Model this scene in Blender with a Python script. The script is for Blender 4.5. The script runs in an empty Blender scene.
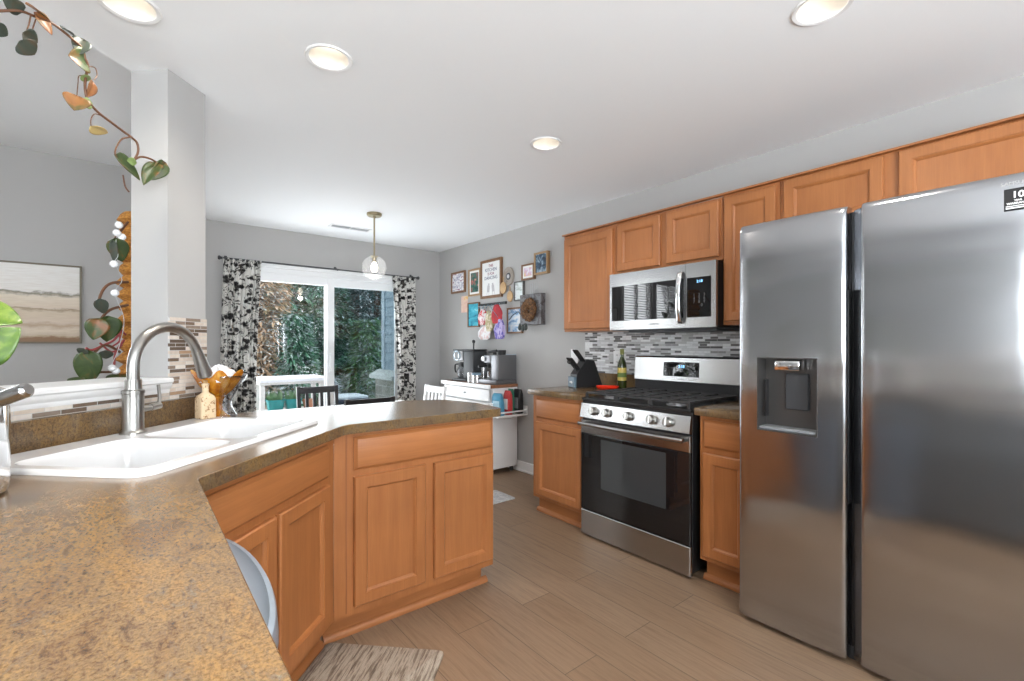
import bpy, bmesh, math, random
from mathutils import Vector, Matrix
R = math.radians
random.seed(7)
SC = bpy.context.scene
COL = SC.collection

# ------------------------------------------------------------------ camera, world, light, exposure
CAMZ = 1.24
YAW = math.atan(377 / 469)                 # the camera looks this far round from +Y towards +X
SY, CY = math.sin(YAW), math.cos(YAW)
cam = bpy.data.cameras.new('camera')
cam.sensor_width = 36
cam.lens = 36 * 469 / 1024
cam.shift_y = 4.5 / 1024
cam.clip_start = 0.02
camo = bpy.data.objects.new('camera', cam)
camo.location = (0, 0, CAMZ)
camo.rotation_euler = (R(90), 0, -YAW)
COL.objects.link(camo)
SC.camera = camo

w = bpy.data.worlds.new('world'); SC.world = w
w.use_nodes = True
wn = w.node_tree.nodes; wl = w.node_tree.links
bg = wn['Background']
tc = wn.new('ShaderNodeTexCoord'); sep = wn.new('ShaderNodeSeparateXYZ'); wr = wn.new('ShaderNodeValToRGB')
wl.new(tc.outputs['Generated'], sep.inputs[0]); wl.new(sep.outputs[2], wr.inputs[0])
wr.color_ramp.elements[0].color = (0.80, 0.84, 0.88, 1); wr.color_ramp.elements[0].position = 0.0
wr.color_ramp.elements[1].color = (0.93, 0.96, 1.0, 1); wr.color_ramp.elements[1].position = 0.6
wl.new(wr.outputs[0], bg.inputs[0])
bg.inputs[1].default_value = 2.5

vs = SC.view_settings
SC.display_settings.display_device = 'sRGB'
vs.view_transform = 'Standard'; vs.look = 'None'; vs.gamma = 1.0; vs.use_curve_mapping = False
vs.exposure = 0.54

def area(name, loc, rot, sx, sy, power, color=(1, 1, 1), spread=180):
    l = bpy.data.lights.new(name, 'AREA'); l.shape = 'RECTANGLE'; l.size = sx; l.size_y = sy
    l.energy = power; l.color = color; l.spread = R(spread)
    o = bpy.data.objects.new(name, l); o.location = loc; o.rotation_euler = rot; COL.objects.link(o)
    return o
# far-wall daylight plus added fill lamps out of view; tilted up to brighten the ceiling
area('added_fill_back', (-0.05, -2.42, 1.45), (R(150), 0, 0), 2.2, 1.9, 215, (0.90, 0.96, 1.0))  # added fill lamp behind the camera, bounced off the ceiling
area('added_fill_living_back', (-2.6, -2.42, 1.45), (R(150), 0, 0), 2.6, 1.9, 75, (0.90, 0.96, 1.0))  # added fill lamp, set where the fridge does not mirror it
area('added_fill_living_left', (-4.85, -1.4, 1.6), (0, R(-95), 0), 1.5, 1.8, 95, (0.90, 0.96, 1.0))  # added fill lamp for the fronts along the right wall
area('daylight_living_far', (-2.35, 5.55, 1.75), (R(-100), 0, 0), 2.1, 1.5, 100, (0.92, 0.97, 1.0))
area('daylight_patio_door', (1.6, 5.04, 1.05), (R(-118), 0, 0), 1.5, 1.8, 24, (0.92, 0.97, 1.0))

# ------------------------------------------------------------------ pixel helpers (photograph 1024 x 681)
def ray(u, v):
    l = (u - 512) / 469
    return Vector((l * CY + SY, -l * SY + CY, (345 - v) / 469))
O0 = Vector((0, 0, CAMZ))
def on_x(u, v, x): r = ray(u, v); return O0 + r * (x / r.x)
def on_y(u, v, y): r = ray(u, v); return O0 + r * (y / r.y)
def on_z(u, v, z): r = ray(u, v); return O0 + r * ((z - CAMZ) / r.z)
def on_n(u, v, n): r = ray(u, v); return O0 + r * (n * 2 ** .5 / (r.x - r.y))
def on_d(u, v, d): return O0 + ray(u, v) * d
Q = 2 ** -.5
def SN(s, n, z=0): return Vector(((s + n) * Q, (s - n) * Q, z))      # along / across the 45 degree sink wall

# ------------------------------------------------------------------ mesh builder
class MB:
    def __init__(s): s.bm = bmesh.new(); s.M = Matrix(); s.mi = 0
    def v(s, c): return s.bm.verts.new(s.M @ Vector(c))
    def f(s, vs, sm=False):
        try:
            f = s.bm.faces.new(vs); f.material_index = s.mi; f.smooth = sm; return f
        except ValueError: return None
    def quad(s, *c): return s.f([s.v(x) for x in c])
    def box(s, x0, x1, y0, y1, z0, z1, b=0, seg=1):
        vv = [s.v((x, y, z)) for z in (z0, z1) for y in (y0, y1) for x in (x0, x1)]
        fs = [s.f([vv[i] for i in q]) for q in ((0, 2, 3, 1), (4, 5, 7, 6), (0, 1, 5, 4), (2, 6, 7, 3), (0, 4, 6, 2), (1, 3, 7, 5))]
        if b:
            es = list({e for f in fs for e in f.edges})
            r = bmesh.ops.bevel(s.bm, geom=es, offset=b, segments=seg, affect='EDGES', profile=0.5)
            for f in r['faces']: f.material_index = s.mi; f.smooth = seg > 1
        return s
    def tube(s, pts, r, seg=8, cap=True, closed=False):
        pts = [Vector(p) for p in pts]; n = len(pts)
        rr = r if isinstance(r, (list, tuple)) else [r] * n
        rings = []; up = None
        for i, p in enumerate(pts):
            a = pts[(i - 1) % n] if (closed or i) else p
            b = pts[(i + 1) % n] if (closed or i < n - 1) else p
            t = (b - a).normalized()
            if up is None:
                up = Vector((0, 0, 1)) if abs(t.z) < .9 else Vector((1, 0, 0))
            up = (up - t * up.dot(t))
            up = up.normalized() if up.length > 1e-6 else t.orthogonal().normalized()
            sd = t.cross(up)
            rings.append([s.v(p + (up * math.cos(k * 2 * math.pi / seg) + sd * math.sin(k * 2 * math.pi / seg)) * rr[i]) for k in range(seg)])
        m = n if closed else n - 1
        for i in range(m):
            A, B = rings[i], rings[(i + 1) % n]
            for k in range(seg): s.f([A[k], A[(k + 1) % seg], B[(k + 1) % seg], B[k]], True)
        if cap and not closed: s.f(rings[0][::-1]); s.f(rings[-1])
        return s
    def lathe(s, prof, c=(0, 0, 0), seg=24, sx=1, sy=1, caps=True):
        c = Vector(c); rings = []
        for (r, z) in prof:
            rings.append([s.v(c + Vector((r * sx * math.cos(k * 2 * math.pi / seg), r * sy * math.sin(k * 2 * math.pi / seg), z))) for k in range(seg)])
        for A, B in zip(rings, rings[1:]):
            for k in range(seg): s.f([A[k], A[(k + 1) % seg], B[(k + 1) % seg], B[k]], True)
        if caps: s.f(rings[0][::-1]); s.f(rings[-1])
        return s
    def loops(s, ls, cap0=False, cap1=True, sm=False):
        rings = [[s.v(p) for p in l] for l in ls]
        for A, B in zip(rings, rings[1:]):
            n = len(A)
            for k in range(n): s.f([A[k], A[(k + 1) % n], B[(k + 1) % n], B[k]], sm)
        if cap0: s.f(rings[0][::-1])
        if cap1: s.f(rings[-1])
        return rings
    def panel(s, x0, x1, z0, z1, prof, y=0):
        """rectangle in the XZ plane facing -Y; prof = (inset, how far out) loops from the back edge to the middle"""
        s.loops([[(x0 + i, y - d, z0 + i), (x1 - i, y - d, z0 + i), (x1 - i, y - d, z1 - i), (x0 + i, y - d, z1 - i)] for i, d in prof])
        return s
    def prism(s, poly, z0, z1, sm=False):
        s.loops([[(x, y, z0) for x, y in poly], [(x, y, z1) for x, y in poly]], True, True, sm); return s
    def grid(s, rows, sm=True, wrap=False):
        rv = [[s.v(p) for p in r] for r in rows]
        for A, B in zip(rv, rv[1:]):
            n = len(A)
            for k in range(n if wrap else n - 1): s.f([A[k], A[(k + 1) % n], B[(k + 1) % n], B[k]], sm)
        return rv
    def holed(s, outer, holes, fn, depth):
        """plate with holes: outer/holes are 2D loops, fn(x, y, d) -> 3D with d = 0 or depth"""
        for d, flip in ((0, False), (depth, True)):
            es = []
            for lp in [outer] + holes:
                vv = [s.v(fn(x, y, d)) for x, y in lp]
                es += [s.bm.edges.new((vv[i], vv[(i + 1) % len(vv)])) for i in range(len(vv))]
            r = bmesh.ops.triangle_fill(s.bm, edges=es, use_beauty=True)
            for g in r['geom']:
                if isinstance(g, bmesh.types.BMFace): g.material_index = s.mi
        for lp in [outer] + holes:
            s.loops([[fn(x, y, 0) for x, y in lp], [fn(x, y, depth) for x, y in lp]], False, False)
        return s
    def build(s, name, mats, parent=None, sharp=35, loc=None, merge=True):
        if merge: bmesh.ops.remove_doubles(s.bm, verts=s.bm.verts, dist=1e-5)
        bmesh.ops.recalc_face_normals(s.bm, faces=s.bm.faces)
        me = bpy.data.meshes.new(name)
        s.bm.to_mesh(me); s.bm.free()
        for m in (mats if isinstance(mats, (list, tuple)) else [mats]): me.materials.append(m)
        for p in me.polygons: p.use_smooth = True
        me.set_sharp_from_angle(angle=R(sharp))
        o = bpy.data.objects.new(name, me); COL.objects.link(o)
        if parent is not None: o.parent = parent
        if loc is not None: o.location = loc
        return o

def rrect(x0, x1, y0, y1, r, n=5):
    out = []
    for cx, cy, a in ((x1 - r, y1 - r, 0), (x0 + r, y1 - r, 90), (x0 + r, y0 + r, 180), (x1 - r, y0 + r, 270)):
        for k in range(n + 1):
            t = R(a + 90 * k / n); out.append((cx + r * math.cos(t), cy + r * math.sin(t)))
    return out
def circle(cx, cy, r, n=24): return [(cx + r * math.cos(2 * math.pi * k / n), cy + r * math.sin(2 * math.pi * k / n)) for k in range(n)]
def fillet(poly, rad, n=6):
    out = []; m = len(poly)
    for i, p in enumerate(poly):
        r = rad.get(i, 0); p = Vector(p)
        if not r: out.append(tuple(p)); continue
        a = (Vector(poly[i - 1]) - p).normalized(); b = (Vector(poly[(i + 1) % m]) - p).normalized()
        half = a.angle(b) / 2; t = r / math.tan(half)
        c = p + (a + b).normalized() * (r / math.sin(half))
        A = p + a * t - c; B = p + b * t - c
        ang = A.angle(B); cr = A.x * B.y - A.y * B.x
        for k in range(n + 1):
            th = ang * k / n * (1 if cr > 0 else -1)
            out.append((c.x + A.x * math.cos(th) - A.y * math.sin(th), c.y + A.x * math.sin(th) + A.y * math.cos(th)))
    return out
def inset(poly, d):
    out = []; m = len(poly)
    for i in range(m):
        p = Vector(poly[i]); a = (p - Vector(poly[i - 1])).normalized(); b = (Vector(poly[(i + 1) % m]) - p).normalized()
        na = Vector((-a.y, a.x)); nb = Vector((-b.y, b.x)); nn = na + nb
        nn = nn.normalized() if nn.length > 1e-6 else na
        out.append(tuple(p + nn * (d / max(.3, nn.dot(na)))))
    return out
def arc(c, r, a0, a1, n, ax=Vector((1, 0, 0)), ay=Vector((0, 0, 1))):
    return [Vector(c) + ax * (r * math.cos(R(a0 + (a1 - a0) * k / n))) + ay * (r * math.sin(R(a0 + (a1 - a0) * k / n))) for k in range(n + 1)]
def smoothpath(pts, n=6):
    pts = [Vector(p) for p in pts]; out = []
    for i in range(len(pts) - 1):
        p0, p1, p2, p3 = pts[max(i - 1, 0)], pts[i], pts[i + 1], pts[min(i + 2, len(pts) - 1)]
        for k in range(n):
            t = k / n
            out.append(.5 * ((2 * p1) + (p2 - p0) * t + (2 * p0 - 5 * p1 + 4 * p2 - p3) * t * t + (3 * p1 - p0 - 3 * p2 + p3) * t ** 3))
    out.append(pts[-1]); return out

# ------------------------------------------------------------------ scene tags
def thing(name, label, cat, loc=(0, 0, 0), rz=0, group=None):
    o = bpy.data.objects.new(name, None); COL.objects.link(o); o.empty_display_size = .05
    o.location = loc; o.rotation_euler = (0, 0, R(rz)); o['label'] = label; o['category'] = cat
    if group: o['group'] = group
    return o
def tag(o, label, cat, group=None):
    o['label'] = label; o['category'] = cat
    if group: o['group'] = group
    return o
def struct(o): o['kind'] = 'structure'; return o
def stuff(o, label, cat): o['kind'] = 'stuff'; o['label'] = label; o['category'] = cat; return o
def text(name, body, size, mat, parent, loc, rot=(R(90), 0, 0), extrude=.0004, align='CENTER', bold=0):
    c = bpy.data.curves.new(name, 'FONT'); c.body = body; c.size = size; c.extrude = extrude; c.align_x = align; c.align_y = 'CENTER'
    c.offset = bold; c.space_line = .85
    t = bpy.data.objects.new(name, c); COL.objects.link(t)
    me = bpy.data.meshes.new_from_object(t.evaluated_get(bpy.context.evaluated_depsgraph_get()))
    bpy.data.objects.remove(t); bpy.data.curves.remove(c)
    me.materials.clear(); me.materials.append(mat); me.name = name
    o = bpy.data.objects.new(name, me); COL.objects.link(o); o.parent = parent; o.location = loc; o.rotation_euler = rot
    return o

# ------------------------------------------------------------------ materials
MATS = {}
def mat(name, col, rough=.5, metal=0, **k):
    m = bpy.data.materials.new(name); m.use_nodes = True; MATS[name] = m
    b = m.node_tree.nodes['Principled BSDF']
    b.inputs['Base Color'].default_value = (*col, 1); b.inputs['Roughness'].default_value = rough; b.inputs['Metallic'].default_value = metal
    for a, v in k.items():
        b.inputs[a.replace('_', ' ')].default_value = v
    return m
def nodes(m): return m.node_tree.nodes, m.node_tree.links, m.node_tree.nodes['Principled BSDF']
def coord(m, scale=(1, 1, 1), rot=(0, 0, 0), kind='Object'):
    n, l, b = nodes(m); t = n.new('ShaderNodeTexCoord'); mp = n.new('ShaderNodeMapping')
    mp.inputs['Scale'].default_value = scale; mp.inputs['Rotation'].default_value = rot
    l.new(t.outputs[kind], mp.inputs[0]); return mp.outputs[0]
def ramp(m, src, stops, interp='LINEAR'):
    n, l, b = nodes(m); r = n.new('ShaderNodeValToRGB'); cr = r.color_ramp; cr.interpolation = interp
    while len(cr.elements) < len(stops): cr.elements.new(.5)
    for e, (p, c) in zip(cr.elements, stops): e.position = p; e.color = (*c, 1)
    l.new(src, r.inputs[0]); return r.outputs[0]
def noise(m, vec, scale, detail=4, rough=.5, dist=0):
    n, l, b = nodes(m); t = n.new('ShaderNodeTexNoise')
    t.inputs['Scale'].default_value = scale; t.inputs['Detail'].default_value = detail; t.inputs['Roughness'].default_value = rough; t.inputs['Distortion'].default_value = dist
    l.new(vec, t.inputs['Vector']); return t.outputs['Fac']
def bump(m, src, strength, dist=.01):
    n, l, b = nodes(m); t = n.new('ShaderNodeBump'); t.inputs['Strength'].default_value = strength; t.inputs['Distance'].default_value = dist
    l.new(src, t.inputs['Height']); l.new(t.outputs[0], b.inputs['Normal'])
def mixc(m, fac, a, bcol, mode='MIX'):
    n, l, b = nodes(m); x = n.new('ShaderNodeMix'); x.data_type = 'RGBA'; x.blend_type = mode
    for sock, val in ((x.inputs[0], fac), (x.inputs[6], a), (x.inputs[7], bcol)):
        if isinstance(val, (int, float)): sock.default_value = val
        elif isinstance(val, tuple): sock.default_value = (*val, 1)
        else: l.new(val, sock)
    return x.outputs[2]
def setc(m, src): n, l, b = nodes(m); l.new(src, b.inputs['Base Color'])
def emit(name, col, strength):
    m = mat(name, col, .5); b = m.node_tree.nodes['Principled BSDF']
    b.inputs['Emission Color'].default_value = (*col, 1); b.inputs['Emission Strength'].default_value = strength; return m
def glass(name, tint=(1, 1, 1), gloss=.06, rough=.0, ior=1.45):
    m = bpy.data.materials.new(name); m.use_nodes = True; MATS[name] = m
    n = m.node_tree.nodes; l = m.node_tree.links; n.remove(n['Principled BSDF'])
    t = n.new('ShaderNodeBsdfTransparent'); t.inputs[0].default_value = (*tint, 1)
    g = n.new('ShaderNodeBsdfGlossy'); g.inputs['Roughness'].default_value = rough
    lw = n.new('ShaderNodeLayerWeight'); lw.inputs[0].default_value = .5
    pw = n.new('ShaderNodeMath'); pw.operation = 'POWER'; pw.inputs[1].default_value = 3.5; l.new(lw.outputs['Facing'], pw.inputs[0])
    fr = n.new('ShaderNodeMath'); fr.operation = 'MULTIPLY_ADD'; fr.inputs[1].default_value = .9; fr.inputs[2].default_value = gloss; l.new(pw.outputs[0], fr.inputs[0])
    mx = n.new('ShaderNodeMixShader')
    l.new(fr.outputs[0], mx.inputs[0]); l.new(t.outputs[0], mx.inputs[1]); l.new(g.outputs[0], mx.inputs[2]); l.new(mx.outputs[0], n['Material Output'].inputs[0])
    return m

def wood(name, axis, light, dark, rough=.38, seed=0):
    m = mat(name, light, rough)
    sc = {'z': (9, 9, .55), 'x': (.55, 9, 9)}[axis]
    c = coord(m, sc)
    a = noise(m, c, 3.2 + seed, 6, .6, .6)
    sc2 = {'z': (60, 60, 2.2), 'x': (2.2, 60, 60)}[axis]
    f = noise(m, coord(m, sc2), 3, 3, .6)
    big = noise(m, coord(m, (1, 1, 1)), 3.1, 2)
    col = ramp(m, a, [(.25, dark), (.75, light)])
    fine = ramp(m, f, [(.3, (.90, .89, .88)), (.65, (1, 1, 1))])
    col = mixc(m, 1.0, col, fine, 'MULTIPLY')
    bl = ramp(m, big, [(.3, (.88, .86, .84)), (.7, (1.06, 1.05, 1.04))])
    setc(m, mixc(m, 1.0, col, bl, 'MULTIPLY'))
    bump(m, f, .05, .002)
    return m
WL, WD = (.440, .172, .057), (.355, .130, .041)
woodv = wood('maple_vertical', 'z', WL, WD)
woodh = wood('maple_horizontal', 'x', WL, WD)
wooddark = mat('dark_seam_maple', (.28, .10, .035), .45)  # darker maple for the peninsula filler seam
wall_m = mat('grey_wall_paint', (.425, .418, .410), .75)
bump(wall_m, noise(wall_m, coord(wall_m), 180, 2), .04, .002)
ceil_m = mat('white_ceiling_paint', (.90, .92, .94), .85)
white = mat('white_trim_paint', (.82, .82, .82), .38)
vinyl = mat('white_vinyl', (.84, .85, .86), .35)
sinkw = mat('white_sink_enamel', (.76, .76, .765), .12, Coat_Weight=.4, Coat_Roughness=.05)
black = mat('black_plastic', (.012, .012, .013), .35)
blackgl = mat('black_glass', (.008, .008, .009), .02, Specular_IOR_Level=.55)
iron = mat('cast_iron', (.032, .032, .034), .42)
chrome = mat('chrome', (.82, .82, .83), .09, 1)
nickel = mat('brushed_nickel', (.40, .39, .37), .30, 1)
brass = mat('aged_brass', (.36, .30, .19), .35, 1)
dgrey = mat('dark_grey_plastic', (.05, .052, .056), .45)
mgrey = mat('mid_grey_plastic', (.20, .21, .22), .4)
lgrey = mat('light_grey_plastic', (.50, .51, .53), .4)
binm = mat('blue_grey_plastic', (.22, .26, .31), .35)
paper = mat('white_paper', (.80, .80, .79), .7)
blackw = mat('black_painted_wood', (.018, .018, .020), .4)
bamboo = wood('bamboo_wood', 'x', (.62, .42, .22), (.50, .31, .14))
walnut = wood('walnut_frame', 'z', (.26, .135, .065), (.16, .08, .038))
oak = wood('oak_frame', 'z', (.44, .29, .15), (.33, .20, .09))
def steel(name, col, rough, hstretch=True):
    m = mat(name, col, rough, 1)
    n, l, b = nodes(m)
    f = noise(m, coord(m, (1.5, 1.5, 260)), 3, 2)
    rr = n.new('ShaderNodeMapRange'); rr.inputs['To Min'].default_value = rough - .04; rr.inputs['To Max'].default_value = rough + .05
    l.new(f, rr.inputs[0]); l.new(rr.outputs[0], b.inputs['Roughness'])
    b.inputs['Anisotropic'].default_value = .35
    return m
steel_m = steel('brushed_steel', (.43, .43, .43), .22)
def fridge_steel():
    m = steel('fridge_steel', (.455, .465, .485), .17)
    bump(m, noise(m, coord(m, (1.2, 1.2, 2.6)), 1.6, 1), .16, .05)
    return m
fridge_m = fridge_steel()

def laminate():
    m = mat('tan_laminate', (.4, .27, .14), .19, Specular_IOR_Level=.5)
    c = coord(m, (1, 1, 1))
    cs = coord(m, (1.7, .8, 1), (0, 0, R(25)))
    a = noise(m, cs, 30, 10, .78, .5)
    b2 = noise(m, cs, 95, 8, .75, .3)
    c3 = noise(m, c, 210, 3, .6)
    base = ramp(m, a, [(.30, (.070, .043, .027)), (.42, (.115, .076, .046)), (.50, (.168, .113, .060)), (.58, (.122, .083, .053)), (.68, (.132, .120, .104))])
    sp = ramp(m, b2, [(.32, (.55, .45, .38)), (.46, (1, 1, 1)), (.58, (1.22, 1.15, .95)), (.70, (1.0, 1.05, 1.12))])
    big = noise(m, cs, 7, 4, .6, .6)
    base = mixc(m, 1.0, base, ramp(m, big, [(.34, (.82, .76, .74)), (.48, (1, 1, 1)), (.60, (1.18, 1.08, .86)), (.72, (.92, .96, 1.02))]), 'MULTIPLY')
    col = mixc(m, .95, base, sp, 'MULTIPLY')
    dk = ramp(m, c3, [(.34, (.62, .56, .50)), (.48, (1, 1, 1)), (.62, (1.2, 1.18, 1.14))])
    col = mixc(m, .8, col, dk, 'MULTIPLY')
    setc(m, col)
    return m
lam = laminate()

def floor_mat():
    m = mat('wood_plank_floor', (.25, .17, .11), .42)
    n, l, b = nodes(m)
    v = coord(m, (1, 1, 1), (0, 0, R(90)))
    br = n.new('ShaderNodeTexBrick'); br.offset = .37; br.offset_frequency = 2
    br.inputs['Scale'].default_value = 1; br.inputs['Brick Width'].default_value = 1.25; br.inputs['Row Height'].default_value = .18
    br.inputs['Mortar Size'].default_value = .0016; br.inputs['Mortar Smooth'].default_value = .1; br.inputs['Bias'].default_value = 0
    br.inputs['Color1'].default_value = (0, 0, 0, 1); br.inputs['Color2'].default_value = (1, 1, 1, 1); br.inputs['Mortar'].default_value = (.5, .5, .5, 1)
    l.new(v, br.inputs['Vector'])
    pl = ramp(m, br.outputs['Color'], [(0, (.232, .150, .092)), (.5, (.250, .165, .104)), (.85, (.268, .180, .116)), (1, (.34, .238, .160))])
    gr = noise(m, coord(m, (16, .9, 1)), 4, 8, .65, .5)
    gcol = ramp(m, gr, [(.28, (.70, .66, .63)), (.52, (1, 1, 1)), (.75, (1.12, 1.11, 1.10))])
    fine = noise(m, coord(m, (110, 4, 1)), 3, 3, .6)
    fcol = ramp(m, fine, [(.3, (.86, .84, .82)), (.6, (1, 1, 1))])
    col = mixc(m, .9, pl, gcol, 'MULTIPLY'); col = mixc(m, .9, col, fcol, 'MULTIPLY')
    col = mixc(m, br.outputs['Fac'], col, (.09, .06, .04))
    setc(m, col); bump(m, fine, .04, .002)
    return m
floor_m = floor_mat()

def mosaic(name, cols, axis_rot=(0, 0, 0)):
    """thin horizontal glass and stone strips; the object's local X runs along the wall and Z up"""
    m = mat(name, (.5, .5, .5), .25)
    n, l, b = nodes(m)
    t = n.new('ShaderNodeTexCoord'); sp = n.new('ShaderNodeSeparateXYZ'); cb = n.new('ShaderNodeCombineXYZ')
    l.new(t.outputs['Object'], sp.inputs[0]); l.new(sp.outputs[0], cb.inputs[0]); l.new(sp.outputs[2], cb.inputs[1])
    br = n.new('ShaderNodeTexBrick'); br.offset = .43; br.offset_frequency = 2; br.squash = .62; br.squash_frequency = 3
    for k, v in (('Scale', 1), ('Brick Width', .085), ('Row Height', .0158), ('Mortar Size', .0011), ('Mortar Smooth', .1), ('Bias', 0)): br.inputs[k].default_value = v
    br.inputs['Color1'].default_value = (0, 0, 0, 1); br.inputs['Color2'].default_value = (1, 1, 1, 1); br.inputs['Mortar'].default_value = (.5, .5, .5, 1)
    l.new(cb.outputs[0], br.inputs['Vector'])
    col = ramp(m, br.outputs['Color'], cols, 'CONSTANT')
    va = noise(m, cb.outputs[0], 60, 4)
    col = mixc(m, .5, col, ramp(m, va, [(.3, (.8, .8, .8)), (.7, (1.1, 1.1, 1.1))]), 'MULTIPLY')
    setc(m, mixc(m, br.outputs['Fac'], col, (.55, .54, .53)))
    bump(m, br.outputs['Fac'], -.3, .002)
    return m
mos_grey = mosaic('grey_mosaic', [(0, (.62, .62, .63)), (.22, (.12, .115, .115)), (.40, (.75, .75, .76)), (.58, (.30, .29, .29)), (.70, (.48, .47, .47)), (.84, (.80, .80, .80)), (.93, (.17, .16, .155))])
mos_tan = mosaic('tan_mosaic', [(0, (.66, .58, .50)), (.22, (.17, .12, .085)), (.36, (.62, .53, .45)), (.55, (.26, .20, .155)), (.66, (.72, .66, .60)), (.86, (.13, .095, .07)), (.94, (.42, .28, .18))])

def speck(name, base, dots, scale, th):
    m = mat(name, base, .5); setc(m, ramp(m, noise(m, coord(m), scale, 4, .7, .6), [(th, dots), (th + .05, base)])); return m
pane = glass('window_pane')
clearg = glass('clear_glass', (.97, .98, .98))

# ------------------------------------------------------------------ the room
WX, WY, ZC, ZL = 2.97, 5.14, 2.40, 2.741
BX, BY = -4.5, -2.6                         # far limits of the living room and the back wall
NB, NF = -1.82, -1.65                       # back and front face of the 45 degree half wall
mb = MB(); mb.box(BX - .1, WX + .12, BY - .1, WY + .12, -.12, 0); struct(mb.build('floor', floor_m))

LIGHTS = [on_z(129, 5, ZC), on_z(329, 58, ZC), on_z(546, 143.5, ZC), on_z(822, 7, ZC), Vector((-.22, .55, ZC))]  # last one is added out of frame to warm the near worktop
pA = SN(.0, NB); kink = (-.75, -.75 - NB / Q)
outer = [(-.75, BY), (WX, BY), (WX, WY), (.20, WY), (.20, .20 - NB / Q), kink]
mb = MB(); mb.holed(outer, [circle(p.x, p.y, .078) for p in LIGHTS], lambda x, y, d: (x, y, ZC + d), .02)
struct(mb.build('ceiling', ceil_m))
mb = MB()                                   # bulkhead where the living room ceiling steps up
for a, b in ((outer[3], outer[4]), (outer[4], outer[5]), (outer[5], outer[0])):
    a = Vector(a); b = Vector(b); t = (b - a).normalized(); nn = Vector((t.y, -t.x)) * -.03
    mb.loops([[(a.x, a.y, ZC + .02), (b.x, b.y, ZC + .02), (b.x, b.y, ZL + .02), (a.x, a.y, ZL + .02)],
              [(a.x + nn.x, a.y + nn.y, ZC + .02), (b.x + nn.x, b.y + nn.y, ZC + .02), (b.x + nn.x, b.y + nn.y, ZL + .02), (a.x + nn.x, a.y + nn.y, ZL + .02)]], True, True)
struct(mb.build('wall_bulkhead', ceil_m))
mb = MB(); mb.prism([(BX, BY), (-.75, BY), kink, (.20, .20 - NB / Q), (.20, WY), (BX, WY)], ZL, ZL + .03); struct(mb.build('ceiling_living', ceil_m))

def R4(x0, x1, z0, z1): return [(x0, z0), (x1, z0), (x1, z1), (x0, z1)]
DX0, DX1, DZ = .74, 2.53, 2.01
LW = [(-2.30, -1.45), (-3.30, -2.42)]       # living room windows in the far wall
mb = MB()
mb.holed([(BX, -.0), (DX0, 0), (DX0, DZ), (DX1, DZ), (DX1, 0), (WX + .12, 0), (WX + .12, ZL + .03), (BX, ZL + .03)],
         [R4(a, b, .95, 2.42) for a, b in LW], lambda x, z, d: (x, WY + d, z), .14)
struct(mb.build('wall_far', wall_m))
mb = MB(); mb.box(WX, WX + .12, BY, WY, 0, ZL); struct(mb.build('wall_right', wall_m))
mb = MB(); mb.holed(R4(BY, WY, 0, ZL + .03), [R4(-2.35, -.45, .9, 2.3)], lambda y, z, d: (BX - d, y, z), .12); struct(mb.build('wall_left', wall_m))
mb = MB(); mb.holed(R4(BX - .12, WX + .12, 0, ZL + .03), [R4(-1.2, 1.1, .5, 2.35), R4(-3.9, -1.6, .5, 2.35)], lambda x, z, d: (x, BY - d, z), .12); struct(mb.build('wall_back', wall_m))
# pillar at the end of the half wall
pil = [tuple(SN(a, b).xy) for a, b in ((1.802, NB), (2.01, NB), (2.01, NF), (1.802, NF))]
mb = MB(); mb.prism(pil, 0, ZC); struct(mb.build('wall_pillar', wall_m))
# half wall below the opening, turning along the counter on the left
hw = [tuple(SN(1.802, NF).xy), tuple(SN(1.802, NB).xy), (-.75, -.75 - NB / Q), (-.75, -.7), (-.58, -.7), (-.58, -.58 - NF / Q)]
mb = MB(); mb.prism(hw, 0, 1.045); struct(mb.build('wall_half', wall_m))
# moulded white ledge on top of the half wall
prof = [(-1.648, 1.030), (-1.644, 1.036), (-1.640, 1.048), (-1.640, 1.056), (-1.634, 1.064), (-1.628, 1.074), (-1.628, 1.080), (-1.622, 1.086), (-1.622, 1.098), (-1.626, 1.103),
        (-1.885, 1.103), (-1.891, 1.098), (-1.891, 1.084), (-1.870, 1.070), (-1.855, 1.056), (-1.835, 1.045), (-1.80, 1.045)]
mb = MB()
mb.loops([[SN(.80, n, z) for n, z in prof], [SN(1.801, n, z) for n, z in prof]], True, True)
struct(mb.build('trim_1', white))
mb = MB(); mb.box(-.83, -.51, -.72, .35, 1.046, 1.103, .008); struct(mb.build('trim_2', white))
# baseboards
mb = MB()
mb.box(2.952, 2.969, 2.66, WY - .001, 0, .10, .004); mb.box(2.945, 2.969, 2.66, WY - .001, 0, .02, .004); struct(mb.build('baseboard_right', white))
mb = MB(); mb.box(2.61, 2.95, WY - .016, WY - .001, 0, .10, .004); mb.box(.26, .66, WY - .016, WY - .001, 0, .10, .004); struct(mb.build('baseboard_far', white))
mb = MB(); mb.box(BX + .01, .14, WY - .016, WY - .001, 0, .10, .004); struct(mb.build('baseboard_living', white))

# mosaic tile on the pillar, under the ledge and on the right wall
def tiles(name, m, loc, rz, x0, x1, z0, z1, t=.008):
    mb = MB(); mb.box(x0, x1, -t, 0, z0, z1); o = mb.build(name, m); o.location = loc; o.rotation_euler = (0, 0, R(rz)); return struct(o)
tiles('wall_tile_pillar', mos_tan, SN(1.802, NF), 45, 0, .2075, 1.0, 1.358)
tiles('wall_tile_half', mos_tan, SN(.9, NF), 45, -.05, .90, 1.0, 1.040)
tiles('wall_tile_right', mos_grey, Vector((WX, 2.70, 0)), -90, .0, 1.72, .95, 1.345)

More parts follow.
